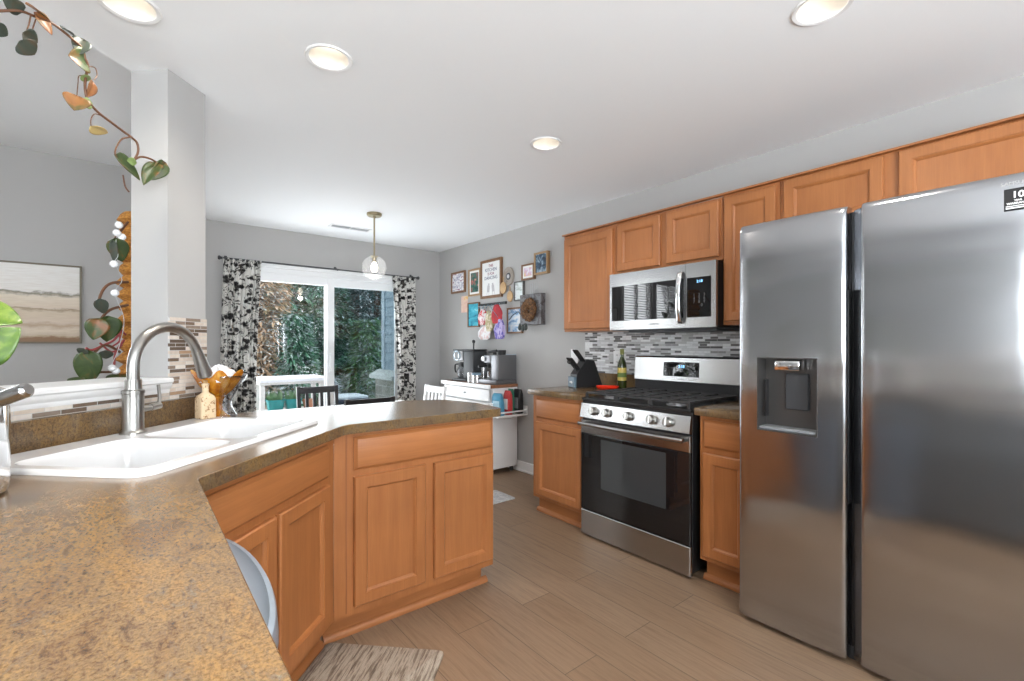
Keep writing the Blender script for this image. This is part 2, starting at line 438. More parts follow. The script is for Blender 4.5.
# sliding patio door in the far wall
def sash(mb, x0, x1, z0, z1, y0, y1, st, top, bot):
    mb.box(x0, x0 + st, y0, y1, z0, z1, .004); mb.box(x1 - st, x1, y0, y1, z0, z1, .004)
    mb.box(x0 + st, x1 - st, y0, y1, z1 - top, z1, .004); mb.box(x0 + st, x1 - st, y0, y1, z0, z0 + bot, .004)
mb = MB()
mb.box(DX0 - .005, DX0 + .05, WY + .005, WY + .13, 0, DZ); mb.box(DX1 - .05, DX1 + .005, WY + .005, WY + .13, 0, DZ)
mb.box(DX0, DX1, WY + .005, WY + .13, DZ - .05, DZ + .005); mb.box(DX0, DX1, WY + .005, WY + .13, 0, .03)
mb.box(DX0 - .07, DX0, WY - .016, WY - .0005, 0, DZ + .0, .004); mb.box(DX1, DX1 + .07, WY - .016, WY - .0005, 0, DZ, .004); mb.box(DX0 - .07, DX1 + .07, WY - .016, WY - .0005, DZ, DZ + .045, .004)
door = struct(mb.build('door_1', vinyl))
mb = MB(); sash(mb, .79, 1.682, .03, 1.96, WY + .02, WY + .06, .075, .085, .09)
s1 = mb.build('door_sash', vinyl, door)
mb = MB(); mb.box(.86, 1.61, WY + .037, WY + .042, .11, 1.88); mb.build('pane', pane, s1)
mb = MB(); mb.box(1.625, 1.655, WY - .02, WY + .02, .95, 1.15, .006); mb.build('door_handle', vinyl, s1)
mb = MB(); sash(mb, 1.60, 2.485, .03, 1.96, WY + .075, WY + .115, .075, .085, .09)
s2 = mb.build('door_sash', vinyl, door)
mb = MB(); mb.box(1.67, 2.415, WY + .092, WY + .097, .11, 1.88); mb.build('pane', glass('screened_pane', (.62, .68, .70)), s2)

# living-room windows with blinds (far pair mirrored in the microwave; left and back ones added for fill light)
def blind_window(idx, fn, a, b, z0, z1):
    mb = MB()
    def bx(x0, x1, d0, d1, za, zb):
        P = [fn(x, za, d) for x, d in ((x0, d0), (x1, d0), (x1, d1), (x0, d1))]; T = [fn(x, zb, d) for x, d in ((x0, d0), (x1, d0), (x1, d1), (x0, d1))]
        mb.loops([P, T], True, True)
    for x0, x1, za, zb in ((a, a + .05, z0, z1), (b - .05, b, z0, z1), (a, b, z1 - .05, z1), (a, b, z0, z0 + .05), ((a + b) / 2 - .02, (a + b) / 2 + .02, z0, z1)):
        bx(x0, x1, .02, .08, za, zb)
    for x0, x1, za, zb in ((a - .07, a, z0 - .07, z1 + .07), (b, b + .07, z0 - .07, z1 + .07), (a - .07, b + .07, z1, z1 + .07), (a - .07, b + .07, z0 - .07, z0)):
        bx(x0, x1, -.015, -.001, za, zb)
    wdw = struct(mb.build('window_%d' % idx, white))
    mb = MB(); bx(a + .04, b - .04, .05, .053, z0 + .04, z1 - .04); mb.build('pane', pane, wdw)
    mb = MB(); k = z0 + .03
    while k < z1 - .05:
        P = [fn(a + .02, k, -.012), fn(b - .02, k, -.012), fn(b - .02, k + .018, .012), fn(a + .02, k + .018, .012)]
        mb.loops([P, [(p[0], p[1], p[2] + .003) for p in P]], True, True); k += .045
    bx(a + .02, b - .02, -.02, .015, z1 - .05, z1 - .005)
    mb.build('blind', white, wdw)
blind_window(1, lambda x, z, d: (x, WY + d, z), *LW[0], .95, 2.42)
blind_window(2, lambda x, z, d: (x, WY + d, z), *LW[1], .95, 2.42)
blind_window(3, lambda y, z, d: (BX - d, y, z), -2.35, -.45, .9, 2.3)  # added unseen window to go with the left fill lamp
blind_window(4, lambda x, z, d: (x, BY - d, z), -1.2, 1.1, .5, 2.35)  # added unseen opening behind the camera, paired with its fill lamp
blind_window(5, lambda x, z, d: (x, BY - d, z), -3.9, -1.6, .5, 2.35)  # added unseen opening, made for the living room back fill

# ------------------------------------------------------------------ cabinets (local X along the front, -Y out of the front, Z up)
RAIL = [(0, 0), (0, .015), (.0045, .020), (.0475, .020), (.0485, .0165), (.052, .0165), (.0600, .0085), (.0605, .0060)]
SLAB = [(0, 0), (0, .007), (.004, .0095), (.012, .0185), (.015, .0195)]
def cdoor(root, x0, x1, z0, z1, y, name='door'):
    mb = MB(); mb.panel(x0, x1, z0, z1, RAIL, y); return mb.build(name, woodv, root, 25)
def cdrawer(root, x0, x1, z0, z1, y, name='drawer_front'):
    mb = MB(); mb.panel(x0, x1, z0, z1, SLAB, y); return mb.build(name, woodh, root, 25)
def toe(root, x0, x1, y, mold_l=0, mold_r=0, side_r=None):
    mb = MB(); mb.box(x0, x1, y, y + .015, 0, .105); 
    mb.build('toe_kick', woodh, root)
    mb = MB()
    p = [(0, 0), (-.018, 0), (-.018, .012), (-.012, .022), (0, .03)]
    mb.loops([[(x0 - mold_l, y + a, b) for a, b in p], [(x1 + mold_r, y + a, b) for a, b in p]], True, True)
    mb.build('toe_moulding', woodh, root)

# peninsula base cabinet: face frame at local y = 0
pen = thing('peninsula_cabinet', 'maple peninsula base cabinet with one wide drawer over two doors, beside the white sink', 'cabinet', (.634, 1.955, 0))
mb = MB(); mb.prism([(.001, 0), (.81, 0), (.81, .48), (.481, .48)], .105, .872); mb.prism([(.064, .062), (.75, .062), (.75, .46), (.462, .46)], 0, .105); mb.build('body', woodv, pen)
cdrawer(pen, .081, .796, .714, .856, 0); cdoor(pen, .081, .413, .143, .687, 0); cdoor(pen, .460, .801, .143, .687, 0)
toe(pen, -.026, .775, .057, 0, .030)
mb = MB(); mb.box(.05, .0545, -.002, 0, .12, .87); mb.build('filler_seam', wooddark, pen)
# 45 degree sink base
snk = thing('sink_cabinet', 'angled maple sink base cabinet under the white double sink', 'cabinet', SN(1.06, -.935), 45)
mb = MB(); mb.box(.006, .774, .0, .02, .105, .872, .002); mb.box(.03, .75, .02, .46, .105, .125); mb.box(.03, .05, .02, .46, .105, .70); mb.box(.735, .755, .02, .46, .105, .70); mb.box(.02, .76, .056, .42, 0, .105); mb.build('body', woodv, snk)
cdrawer(snk, .034, .712, .714, .842, 0, 'false_drawer_front'); cdoor(snk, .034, .362, .143, .686, 0); cdoor(snk, .380, .712, .143, .686, 0)
toe(snk, .05, .768, .055)
# cabinet under the near counter, mostly hidden by the worktop
fcb = thing('counter_base_cabinet', 'grey base unit under the near tan worktop, hidden by its edge', 'cabinet', (.075, -.45, 0), 90)
mb = MB(); mb.box(0, 1.76, 0, .50, .105, .872, .002); mb.box(0, 1.76, .056, .5, 0, .105); mb.build('body', mgrey, fcb)
for k in range(4):
    mb = MB(); mb.panel(.03 + .43 * k, .43 + .43 * k, .143, .85, SLAB, 0); mb.build('door', mgrey, fcb, 25)

def base(label, y0, y1, dl, dr, side=True):
    c = thing('base_cabinet', label, 'cabinet', (2.32, y0, 0), -90)
    L = y0 - y1
    mb = MB(); mb.box(0, L, 0, .63, .115, .872, .002); mb.box(.015, L, .055, .6, 0, .115); mb.build('body', woodv, c)
    cdrawer(c, dl, L - dr, .706, .852, 0); cdoor(c, dl, L - dr, .143, .678, 0)
    toe(c, .012, L, .05, .012)
    return c
base('maple base cabinet with drawer and door left of the stove', 2.632, 2.128, .045, .008)
base('narrow maple base cabinet between the stove and the refrigerator', 1.305, 1.035, .022, .01)

def upper(label, y0, y1, z0, z1, doors):
    c = thing('wall_cabinet', label, 'cabinet', (2.655, y0, 0), -90)
    L = y0 - y1
    mb = MB(); mb.box(0, L, 0, .312, z0, z1, .002); mb.build('body', woodv, c)
    for a, b, za, zb in doors: cdoor(c, y0 - a, y0 - b, za, zb, 0)
    return c
upper('single-door maple wall cabinet left of the microwave', 2.640, 2.122, 1.343, 2.096, [(2.628, 2.150, 1.362, 2.066)])
upper('short two-door maple wall cabinet above the microwave', 2.120, 1.352, 1.735, 2.098, [(2.107, 1.761, 1.755, 2.080), (1.715, 1.371, 1.757, 2.082)])
upper('tall narrow maple wall cabinet right of the microwave', 1.350, 1.042, 1.355, 2.104, [(1.338, 1.062, 1.376, 2.085)])
upper('two-door maple wall cabinet above the refrigerator', 1.040, .02, 1.815, 2.110, [(1.021, .602, 1.832, 2.098), (.548, .06, 1.832, 2.100)])
mb = MB(); mb.loops([[(2.630, y, z), (2.664, y, z), (2.664, y, z + .010), (2.630, y, z + .010)] for y, z in ((2.642, 2.0965), (.02, 2.1105))], True, True)
tag(mb.build('cabinet_top_moulding', woodh), 'thin maple strip along the top of the wall cabinets', 'moulding')

# ------------------------------------------------------------------ worktops
ZT = .914
out = [(.12, -.5), (.12, 1.377), (.668, 1.915), (1.478, 1.915), (1.505, 2.20), (1.44, 2.45), (1.25, 2.53), (.80, 2.535), (.40, 2.58), tuple(SN(2.02, -1.635).xy), tuple(SN(.86, -1.635).xy), (-.565, -.5)]
out = fillet(out, {1: .035, 2: .05, 3: .03, 4: .12, 5: .10, 6: .2, 8: .1})
hole = [tuple(SN(s, n).xy) for s, n in rrect(1.045, 1.882, -1.560, -1.025, .05)]
wt = thing('worktop', 'tan speckled laminate worktop running from the near corner round the sink to the peninsula', 'countertop', (0, 0, 0))
mb = MB()
mb.holed(inset(out, .002), [hole], lambda x, y, d: (x, y, ZT - d), .001)
mb.loops([[(x, y, ZT) for x, y in inset(out, .002)], [(x, y, ZT - .002) for x, y in out], [(x, y, .874) for x, y in out]], False, False, True)
mb.loops([[(x, y, ZT) for x, y in hole], [(x, y, .874) for x, y in hole]], False, False)
mb.holed(out, [hole], lambda x, y, d: (x, y, .874 + d), .0005)
mb.build('worktop_slab', lam, wt, 20)
mb = MB()
a, b = SN(.90, -1.628), SN(2.012, -1.628)
nrm = Vector((Q, -Q, 0))
mb.loops([[a + Vector((0, 0, .9145)), b + Vector((0, 0, .9145)), b + Vector((0, 0, 1.012)), a + Vector((0, 0, 1.012))],
          [a + nrm * .018 + Vector((0, 0, .9145)), b + nrm * .018 + Vector((0, 0, .9145)), b + nrm * .018 + Vector((0, 0, 1.010)), a + nrm * .018 + Vector((0, 0, 1.010))]], True, True)
mb.build('splashback', lam, wt)
def rtop(label, y0, y1):
    t = thing('worktop', label, 'countertop', (2.275, y0, 0), -90); L = y0 - y1
    mb = MB(); mb.box(0, L, 0, .675, .874, ZT, .005, 2); mb.build('worktop_slab', lam, t)
    mb = MB(); mb.box(0, L, .667, .686, ZT + .0005, ZT + .10, .002); mb.build('splashback', lam, t)
rtop('short tan laminate worktop left of the stove carrying the knife block', 2.648, 2.120)
rtop('small piece of tan laminate worktop between stove and refrigerator', 1.315, 1.03)

# ------------------------------------------------------------------ sink and tap
sk = thing('kitchen_sink', 'white double-bowl drop-in sink in the tan worktop', 'sink', SN(0, 0, ZT), 45)   # local x = s, local y = -n
mb = MB()
outl = rrect(1.035, 1.900, 1.015, 1.572, .06, 6)
b1 = rrect(1.072, 1.425, 1.052, 1.455, .055, 6); b2 = rrect(1.455, 1.855, 1.052, 1.455, .055, 6)
mb.holed(inset(outl, .010), [b1, b2], lambda x, y, d: (x, y, .014 - d), .0005)
mb.loops([[(x, y, .014) for x, y in inset(outl, .010)], [(x, y, .0125) for x, y in inset(outl, .005)], [(x, y, .008) for x, y in inset(outl, .001)], [(x, y, .0005) for x, y in outl]], False, False, True)
for bl in (b1, b2):
    mb.loops([[(x, y, .014) for x, y in bl], [(x, y, .010) for x, y in inset(bl, .005)], [(x, y, -.01) for x, y in inset(bl, .010)], [(x, y, -.16) for x, y in inset(bl, .02)],
              [(x, y, -.178) for x, y in inset(bl, .028)], [(x, y, -.185) for x, y in inset(bl, .045)]], False, True, True)
mb.build('basin', sinkw, sk, 50)
for cx in (1.25, 1.655):
    mb = MB(); mb.lathe([(.043, 0), (.043, .003), (.034, .004), (.03, .0), (.001, .0)], (cx, 1.27, -.1845), 24); mb.build('drain', chrome, sk)

fx = thing('kitchen_tap', 'brushed nickel high-arc pull-down tap standing on the sink rim', 'tap', SN(1.503, -1.510, ZT + .014), 45)
mb = MB(); mb.lathe([(.039, 0), (.039, .006), (.034, .012), (.0315, .016), (.0315, .140), (.034, .142), (.034, .152), (.026, .155), (.025, .17), (.025, .19)], (0, 0, 0), 28)
mb.build('tap_body', nickel, fx)
mb = MB()
r = .150
pth = [Vector((0, 0, .19)), Vector((0, 0, .205)), Vector((0, 0, .225))] + [Vector((r - r * math.cos(t), 0, .231 + r * math.sin(t))) for t in [math.pi * k / 18 for k in range(0, 17)]]
mb.tube(pth, .0190, 18); mb.build('spout', nickel, fx)
e = pth[-1]; dr = (pth[-1] - pth[-2]).normalized()
mb = MB()
for q0, q1, ra, rb in ((-.004, .014, .0205, .0215), (.0145, .105, .0215, .029)):
    mb.tube([e + dr * q0, e + dr * q1], [ra, rb], 20)
mb.tube([e + dr * .105, e + dr * .112], [.0275, .025], 20)
sh = mb.build('spray_head', nickel, fx)
mb = MB(); bx = e + dr * .06; mb.tube([bx + Vector((.019, 0, .014)), bx + Vector((.0235, 0, -.014))], .007, 8); mb.build('spray_button', black, sh)
mb = MB(); mb.tube([(.02, -.005, .082), (.062, -.008, .084)], .011, 14); mb.tube([(.062, -.008, .084), (.066, -.008, .084)], .013, 14); mb.tube([(.066, -.008, .084), (.100, -.010, .087)], .0125, 14)
mb.build('valve', nickel, fx)
mb = MB(); mb.tube([(.095, -.010, .085), (.099, -.010, .115), (.092, -.011, .165)], [.0065, .006, .0055], 10); mb.build('handle', nickel, fx)

# bottle and amber bowl behind the sink
spk = speck('speckled_clay', (.70, .53, .34), (.28, .12, .04), 55, .38)
p = SN(1.842, -1.512, ZT + .014)
bt = thing('soap_bottle', 'square tan speckled bottle standing at the back corner of the sink', 'bottle', p, 20)
mb = MB(); rr = lambda h, k=.012: rrect(-h, h, -h, h, k, 3)
mb.loops([[(x, y, z) for x, y in rr(h, k)] for h, k, z in ((.026, .006, .0005), (.030, .006, .004), (.030, .008, .085), (.027, .012, .096), (.015, .0145, .108), (.0125, .0120, .113), (.0125, .0120, .140), (.0145, .0140, .141), (.0145, .0140, .148), (.010, .0095, .149))], True, True, True)
mb.build('bottle_body', spk, bt, 40)
mb = MB(); mb.lathe([(.008, 0), (.0085, .012), (.004, .013)], (0, 0, .149), 14); mb.build('stopper', mat('cork', (.45, .27, .12), .8), bt)
amber = mat('amber_glass', (.60, .20, .015), .06, Transmission_Weight=.35, Coat_Weight=.5)
setc(amber, ramp(amber, noise(amber, coord(amber, (1, 1, .6)), 40, 3), [(.3, (.45, .12, .008)), (.55, (.80, .32, .025)), (.75, (.95, .55, .08))]))
p = Vector((.293, 2.459, ZT))
bo = thing('footed_bowl', 'ruffled amber glass footed bowl behind the speckled bottle', 'bowl', p)
mb = MB(); rows = []
pr = [(.005, .075), (.03, .080), (.06, .098), (.085, .122), (.103, .150), (.108, .158), (.100, .150), (.080, .124), (.055, .102), (.02, .088), (.002, .086)]
for ra, z in pr:
    rows.append([(ra * (1 + .10 * math.sin(7 * t) * min(1, ra / .1)) * math.cos(t), ra * (1 + .10 * math.sin(7 * t) * min(1, ra / .1)) * math.sin(t), z + .012 * math.sin(7 * t + .6) * (ra / .1) ** 2) for t in [2 * math.pi * k / 56 for k in range(56)]])
mb.grid(rows, True, True); mb.build('bowl', amber, bo, 60); bo.scale = (.90, .90, 1.27)
mb = MB(); mb.lathe([(.052, .0005), (.050, .008), (.030, .016), (.018, .028), (.015, .045), (.018, .062), (.028, .074), (.012, .080)], (0, 0, 0), 28); mb.build('stem', amber, bo)
tis = mat('crumpled_tissue', (.82, .82, .83), .5)
mb = MB(); rng = random.Random(3); rows = []
for i in range(9):
    f = i / 8; ra = .086 * math.sin(math.pi * (.5 + .5 * (1 - f)) ) if False else .088 * math.cos(f * math.pi / 2) + .001
    rows.append([(ra * math.cos(2 * math.pi * k / 30) * rng.uniform(.8, 1.1), ra * math.sin(2 * math.pi * k / 30) * rng.uniform(.8, 1.1), .128 + .055 * math.sin(f * math.pi / 2) * rng.uniform(.75, 1.15)) for k in range(30)])
mb.grid(rows, True, True)
o = mb.build('crumpled_tissue', tis, None, 25); o.location = p; o.scale = (.90, .90, 1.27); tag(o, 'crumpled white tissue paper filling the amber bowl', 'tissue')
# clear wrap draped from the bowl's rim
mb = MB(); rows = []; rng = random.Random(5)
for i in range(9):
    f = i / 8
    ra = .120 - .085 * min(1, f * 1.35) + (.045 * max(0, f - .6) / .4)
    rows.append([(ra * math.cos(R(-95 + 150 * k / 12)) + rng.uniform(-.004, .004), ra * math.sin(R(-95 + 150 * k / 12)) + rng.uniform(-.004, .004), .150 - .146 * f) for k in range(13)])
mb.grid(rows); o = mb.build('plastic_wrap', glass('clear_wrap', (.90, .91, .93), rough=.12, ior=1.6), None, 20); o.location = p; o.scale = (.92, .92, 1.27)
sm = o.modifiers.new('thickness', 'SOLIDIFY'); sm.thickness = .0008
tag(o, 'clear plastic wrap draped down the right side of the amber bowl', 'wrapping')

# stainless pot at the left edge
pt = thing('stock_pot', 'stainless steel stock pot with lid and tube handle at the left end of the sink', 'pot', (-.357, 1.514, ZT))
mb = MB(); mb.lathe([(.128, .0005), (.136, .006), (.140, .02), (.140, .205), (.145, .210), (.145, .216), (.138, .216), (.136, .03), (.01, .02)], (0, 0, 0), 48); mb.build('pot_body', chrome, pt)
mb = MB(); mb.lathe([(.143, .2165), (.143, .222), (.12, .234), (.05, .246), (.001, .248)], (0, 0, 0), 48); lid = mb.build('lid', chrome, pt)
mb = MB(); mb.lathe([(.012, .247), (.010, .258), (.020, .264), (.022, .272), (.014, .278), (.001, .279)], (.02, -.02, 0), 24); mb.build('lid_knob', chrome, lid)
pv = Vector((-.357, 1.514, ZT)); h0 = on_d(-36, 413, .90) - pv; h1 = on_d(29, 389, .90) - pv
mb = MB(); dd = (h1 - h0).normalized(); mb.tube([h0, h0 + dd * .01, h1 - dd * .006, h1], [.010, .0145, .0145, .010], 20); mb.build('handle', steel_m, pt)

# ------------------------------------------------------------------ plants
def leafmat(name, a, b, c=None, scale=9, rough=.4):
    m = mat(name, a, rough); n = noise(m, coord(m), scale, 4, .6, .8)
    setc(m, ramp(m, n, [(.35, a), (.52, b)] + ([(.68, c)] if c else []))); 
    return m
lf_green = leafmat('pothos_green', (.020, .058, .002), (.048, .100, .003), (.12, .17, .02), 30, .35)
lf_dark = leafmat('aged_leaf_green', (.024, .045, .010), (.042, .070, .016), (.20, .070, .016), 16)
lf_rust = leafmat('rust_leaf', (.20, .075, .025), (.26, .11, .03), (.09, .085, .025), 16)
lf_grey = leafmat('grey_green_leaf', (.030, .042, .034), (.048, .060, .045), (.085, .05, .025), 16)
lf_yel = leafmat('yellow_leaf', (.46, .31, .10), (.54, .40, .16))
lf_lime = leafmat('lime_leaf', (.18, .27, .08), (.26, .35, .13))
stem_m = mat('brown_vine_stem', (.13, .055, .025), .5)
stem_g = mat('green_stem', (.15, .22, .05), .5)
def leaf(name, m, parent, basep, tip, nrm, wd, curl=.15, fold=.25, org=Vector((0, 0, 0))):
    basep = Vector(basep) - org; tip = Vector(tip) - org; ax = tip - basep; L = ax.length; ax.normalize()
    nrm = Vector(nrm); nrm = (nrm - ax * nrm.dot(ax)).normalized(); sd = ax.cross(nrm)
    mb = MB(); N = 10; rows = []
    for i in range(N + 1):
        f = i / N
        hw_ = wd / 2 * (math.sin(math.pi * min(1, f ** .62)) ** .8 if 0 < f < 1 else 0) + .0006
        back = -.10 * L * (1 if i == 0 else 0)
        row = []
        for q in (-1, -.75, -.4, 0, .4, .75, 1):
            p = basep + ax * (L * f - (.10 * L * abs(q) * (1 - f) ** 2)) + sd * (hw_ * q) + nrm * (fold * hw_ * abs(q) - curl * L * (f - .4) ** 2)
            row.append(p)
        rows.append(row)
    mb.grid(rows); o = mb.build(name, m, parent, 180)
    s = o.modifiers.new('thickness', 'SOLIDIFY'); s.thickness = .0012; s.offset = 0
    return o

# foreground pothos at the left edge
pp = Vector((-.40, 1.02, ZT))
po = thing('potted_pothos', 'bright green pothos in a white pot at the left end of the worktop', 'plant', pp)
mb = MB(); mb.lathe([(.055, .0005), (.075, .14), (.082, .142), (.082, .155), (.072, .155), (.068, .13), (.001, .128)], (0, 0, 0), 28); mb.build('pot', white, po)
tips = []
def pl(u0, v0, u1, v1, d, wd, nr):
    a = on_d(u0, v0, d); b = on_d(u1, v1, d + .02)
    mb = MB(); mb.tube(smoothpath([Vector((.01, 0, .12)), (a - pp) * .5 + Vector((0, 0, .14)), a - pp], 6), .0028, 6); mb.build('stem', stem_g, po)
    leaf('leaf', lf_green, po, a, b, nr, wd, .1, .18, pp)
pl(-30, 312, 22, 322, .80, .062, (.0, -.75, .6)); pl(-24, 358, 20, 328, .76, .060, (.2, -.9, .35)); pl(-60, 340, -18, 300, .8, .08, (0, -.8, .6)); pl(-80, 300, -55, 250, .85, .08, (0, -.8, .6))
# plant on the ledge, out of frame, seen in the microwave door
lp = SN(.93, -1.735, 1.104)
l2 = thing('potted_plant', 'leafy green plant in a round dark pot on the white ledge', 'plant', lp)
mb = MB(); mb.lathe([(.05, .0005), (.07, .10), (.075, .102), (.07, .11), (.06, .10), (.001, .095)], (0, 0, 0), 24); mb.build('pot', dgrey, l2)
for k in range(14):
    t = k * 2.4; hgt = .2 + .25 * ((k * 37) % 11) / 11; ra = .06 + .12 * ((k * 53) % 7) / 7
    a = Vector((ra * math.cos(t), ra * math.sin(t), hgt)); b = a + Vector((.10 * math.cos(t), .10 * math.sin(t), -.04))
    if (lp + b).x > -.42 and (lp + b).y > 1.55: continue
    mb = MB(); mb.tube(smoothpath([(0, 0, .09), a * .5 + Vector((0, 0, .06)), a], 4), .003, 5); mb.build('stem', stem_g, l2)
    leaf('leaf', lf_dark, l2, a, b, (0, 0, 1), .07)

for px_, py_, lb_ in ((-1.75, 4.55, 'tall leafy plant standing by the living room window nearest the painting'), (-2.75, 4.60, 'tall leafy plant standing by the living room window farther from the painting')):
    l3 = thing('floor_plant', lb_, 'plant', (px_, py_, 0)); rng = random.Random(int(px_ * 100))
    mb = MB(); mb.lathe([(.12, .0005), (.16, .9), (.17, .9), (.17, .94), (.15, .94), (.001, .90)], (0, 0, 0), 24); mb.build('planter', dgrey, l3)
    for k in range(16):
        t = k * 2.4; ra = rng.uniform(.08, .32); hgt = rng.uniform(1.2, 1.95)
        a = Vector((ra * math.cos(t), ra * math.sin(t) * .6, hgt)); b = a + Vector((.20 * math.cos(t), .12 * math.sin(t), -.10))
        mb = MB(); mb.tube(smoothpath([(0, 0, .9), a * .5 + Vector((0, 0, .55)), a], 4), .005, 5); mb.build('stem', stem_g, l3)
        leaf('leaf', lf_green if k % 3 == 0 else lf_dark, l3, a, b, (0, -.4, 1), .11)

# trailing vine along the top of the opening
NV = -1.60
vine = thing('trailing_vine', 'trailing pothos vine with rust and green leaves hung along the ceiling to the pillar', 'vine', (0, 0, 0))
W = lambda u, v, n=NV: on_n(u, v, n)
def vstem(pts, r=.0035, n=NV): mb = MB(); mb.tube(smoothpath([W(*p) if len(p) == 2 else W(p[0], p[1], p[2]) for p in pts], 6), r, 7); return mb.build('stem', stem_m, vine)
vstem([(-14, 13), (0, 11), (20, 11), (34, 16), (50, 22), (64, 32), (77, 43), (82, 48), (84, 56), (88, 66), (86, 76), (85, 86), (87, 99), (92, 106), (100, 114), (112, 123), (124, 132), (131, 137), (137, 143), (138, 152), (134, 160)], .0040)
vstem([(134, 160), (140, 157), (148, 158), (156, 162), (163, 168)], .0038)
vstem([(131, 137), (122, 139), (117, 146), (115, 153), (117, 158)], .0028)
vstem([(88, 66), (95, 68), (97, 75), (94, 80)], .0016); vstem([(85, 76), (79, 76), (78, 83), (77, 95)], .0014)
vstem([(104, 117), (95, 114), (91, 119), (91, 126)], .0016)
vstem([(31, 14), (29, 24), (26, 33)], .0020); vstem([(36, 19), (33, 28), (32, 34)], .0018); vstem([(-10, 22), (0, 28), (6, 33)], .0018)
vstem([(123, 175), (125, 186), (129, 192)], .0026)
toC = Vector((.02, -.95, -.30))
def vl(m, u0, v0, u1, v1, wd, nr=toC, curl=.15, fold=.3): leaf('leaf', m, vine, W(u0, v0), W(u1, v1), nr, wd, curl, fold)
vl(lf_grey, 21, 11, 2, -4, .045, (.3, -.7, -.6)); vl(lf_rust, 28, 5, 52, 22, .040, (.3, -.5, .8)); vl(lf_rust, 36, 14, 53, 35, .052, (.6, -.6, .2))
vl(lf_grey, 24, 34, 38, 43, .050, (.3, -.8, -.3)); vl(lf_grey, 21, 42, 35, 55, .060); vl(lf_grey, 62, 28, 75, 36, .034, (.3, -.4, .8)); vl(lf_grey, 83, 40, 77, 54, .050)
vl(lf_dark, 86, 63, 69, 55, .085, (.3, -.9, .1)); vl(lf_lime, 82, 76, 91, 80, .030, (.2, -.5, -.8)); vl(lf_rust, 93, 83, 87, 97, .040, (.8, -.4, .1)); vl(lf_rust, 78, 97, 74, 110, .070)
vl(lf_lime, 84, 103, 93, 104, .034); vl(lf_yel, 92, 127, 108, 134, .045, (.2, -.4, -.9)); vl(lf_dark, 117, 157, 141, 180, .070, (.5, -.8, .5), .1); vl(lf_lime, 128, 160, 137, 164, .03)
vl(lf_dark, 157, 164, 143, 184, .060, (-.4, -.9, -.1)); vl(lf_dark, 165, 164, 150, 180, .055, (.4, -.9, -.2)); vl(lf_grey, -6, 26, 8, 36, .04)

# plant on a coir pole behind the pillar
NP = -2.10
coir = mat('coir_fibre', (.52, .22, .04), .9); cn = noise(coir, coord(coir, (30, 30, 60)), 2, 5, .7)
setc(coir, ramp(coir, cn, [(.3, (.22, .07, .012)), (.6, (.62, .28, .05)), (.8, (.75, .42, .12))])); bump(coir, cn, .8, .01)
pc = W(139, 380, NP); pc.z = 0
tp = thing('coir_pole_plant', 'climbing plant on an orange coir pole standing behind the pillar', 'plant', pc)
mb = MB(); mb.lathe([(.10, .0005), (.125, .28), (.135, .29), (.135, .32), (.12, .32), (.115, .28), (.001, .27)], (0, 0, 0), 28); mb.build('pot', dgrey, tp)
ztop = W(128, 213, NP).z
mb = MB(); prf = []; z = .28; k = 0
while z < ztop:
    prf += [(.062, z), (.078 + .008 * ((k * 7) % 3), z + .02), (.074, z + .045), (.060, z + .06)]; z += .062; k += 1
prf += [(.04, ztop), (.002, ztop + .01)]
mb.lathe(prf, (0, 0, 0), 22); mb.build('coir_pole', coir, tp)
WP = lambda u, v, n=NP + .06: W(u, v, n) - pc
def ps(pts, r=.006, m=stem_m): mb = MB(); mb.tube(smoothpath([WP(*q) for q in pts], 6), r, 8); mb.build('stem', m, tp)
ps([(128, 282), (112, 283), (103, 290), (98, 304), (101, 311)]); ps([(128, 305), (112, 309), (104, 315), (101, 320)]); ps([(128, 222), (120, 232), (114, 240)], .005)
red = mat('red_stem', (.30, .05, .05), .5)
ps([(122, 330), (114, 340), (104, 345), (92, 350), (86, 348)], .005, red); ps([(122, 345), (112, 352), (100, 343)], .004, red); ps([(120, 352), (105, 345), (92, 355), (88, 360)], .006); ps([(124, 340), (116, 352), (114, 365)], .005, red)
ps([(118, 372), (108, 372), (98, 372)], .005); ps([(126, 335), (118, 328), (120, 340), (113, 346)], .004, red)
def tl(m, u0, v0, u1, v1, wd, nr=toC): leaf('leaf', m, tp, W(u0, v0, NP + .09), W(u1, v1, NP + .07), nr, wd, .08, .2, pc)
tl(lf_dark, 99, 320, 93, 340, .085); tl(lf_dark, 108, 318, 107, 342, .10, (.3, -.9, .2)); tl(lf_dark, 88, 353, 89, 386, .095); tl(lf_grey, 106, 351, 106, 359, .05)
tl(lf_dark, 116, 240, 122, 262, .08); tl(lf_grey, 113, 242, 115, 264, .03); tl(lf_dark, 72, 383, 84, 377, .05, (0, -.6, .8)); tl(lf_dark, 112, 382, 130, 374, .08, (0, -.6, .8)); tl(lf_grey, 100, 300, 104, 314, .05)
tl(lf_grey, 84, 349, 80, 354, .04)
# string light of small clear globes on the pole
sl = thing('string_light', 'string of small clear globe lights wound round the orange coir pole', 'string light', pc)
gl = mat('frosted_white_globe', (.85, .86, .88), .15)
wire = [(120, 232), (116, 240), (118, 255), (115, 263), (122, 280), (115, 293), (124, 320), (118, 350), (111, 367), (116, 374)]
mb = MB(); mb.tube(smoothpath([W(u, v, NP + .09) - pc for u, v in wire], 5), .0014, 5); mb.build('wire', lgrey, sl)
for u, v in ((117, 233), (122, 237), (114, 264), (115, 293), (112, 368), (119, 225), (116, 371)):
    mb = MB(); mb.lathe([(.001, -.016), (.009, -.0135), (.0155, -.005), (.0155, .005), (.009, .0135), (.001, .016)], W(u, v, NP + .10) - pc, 12); mb.build('globe_bulb', gl, sl)

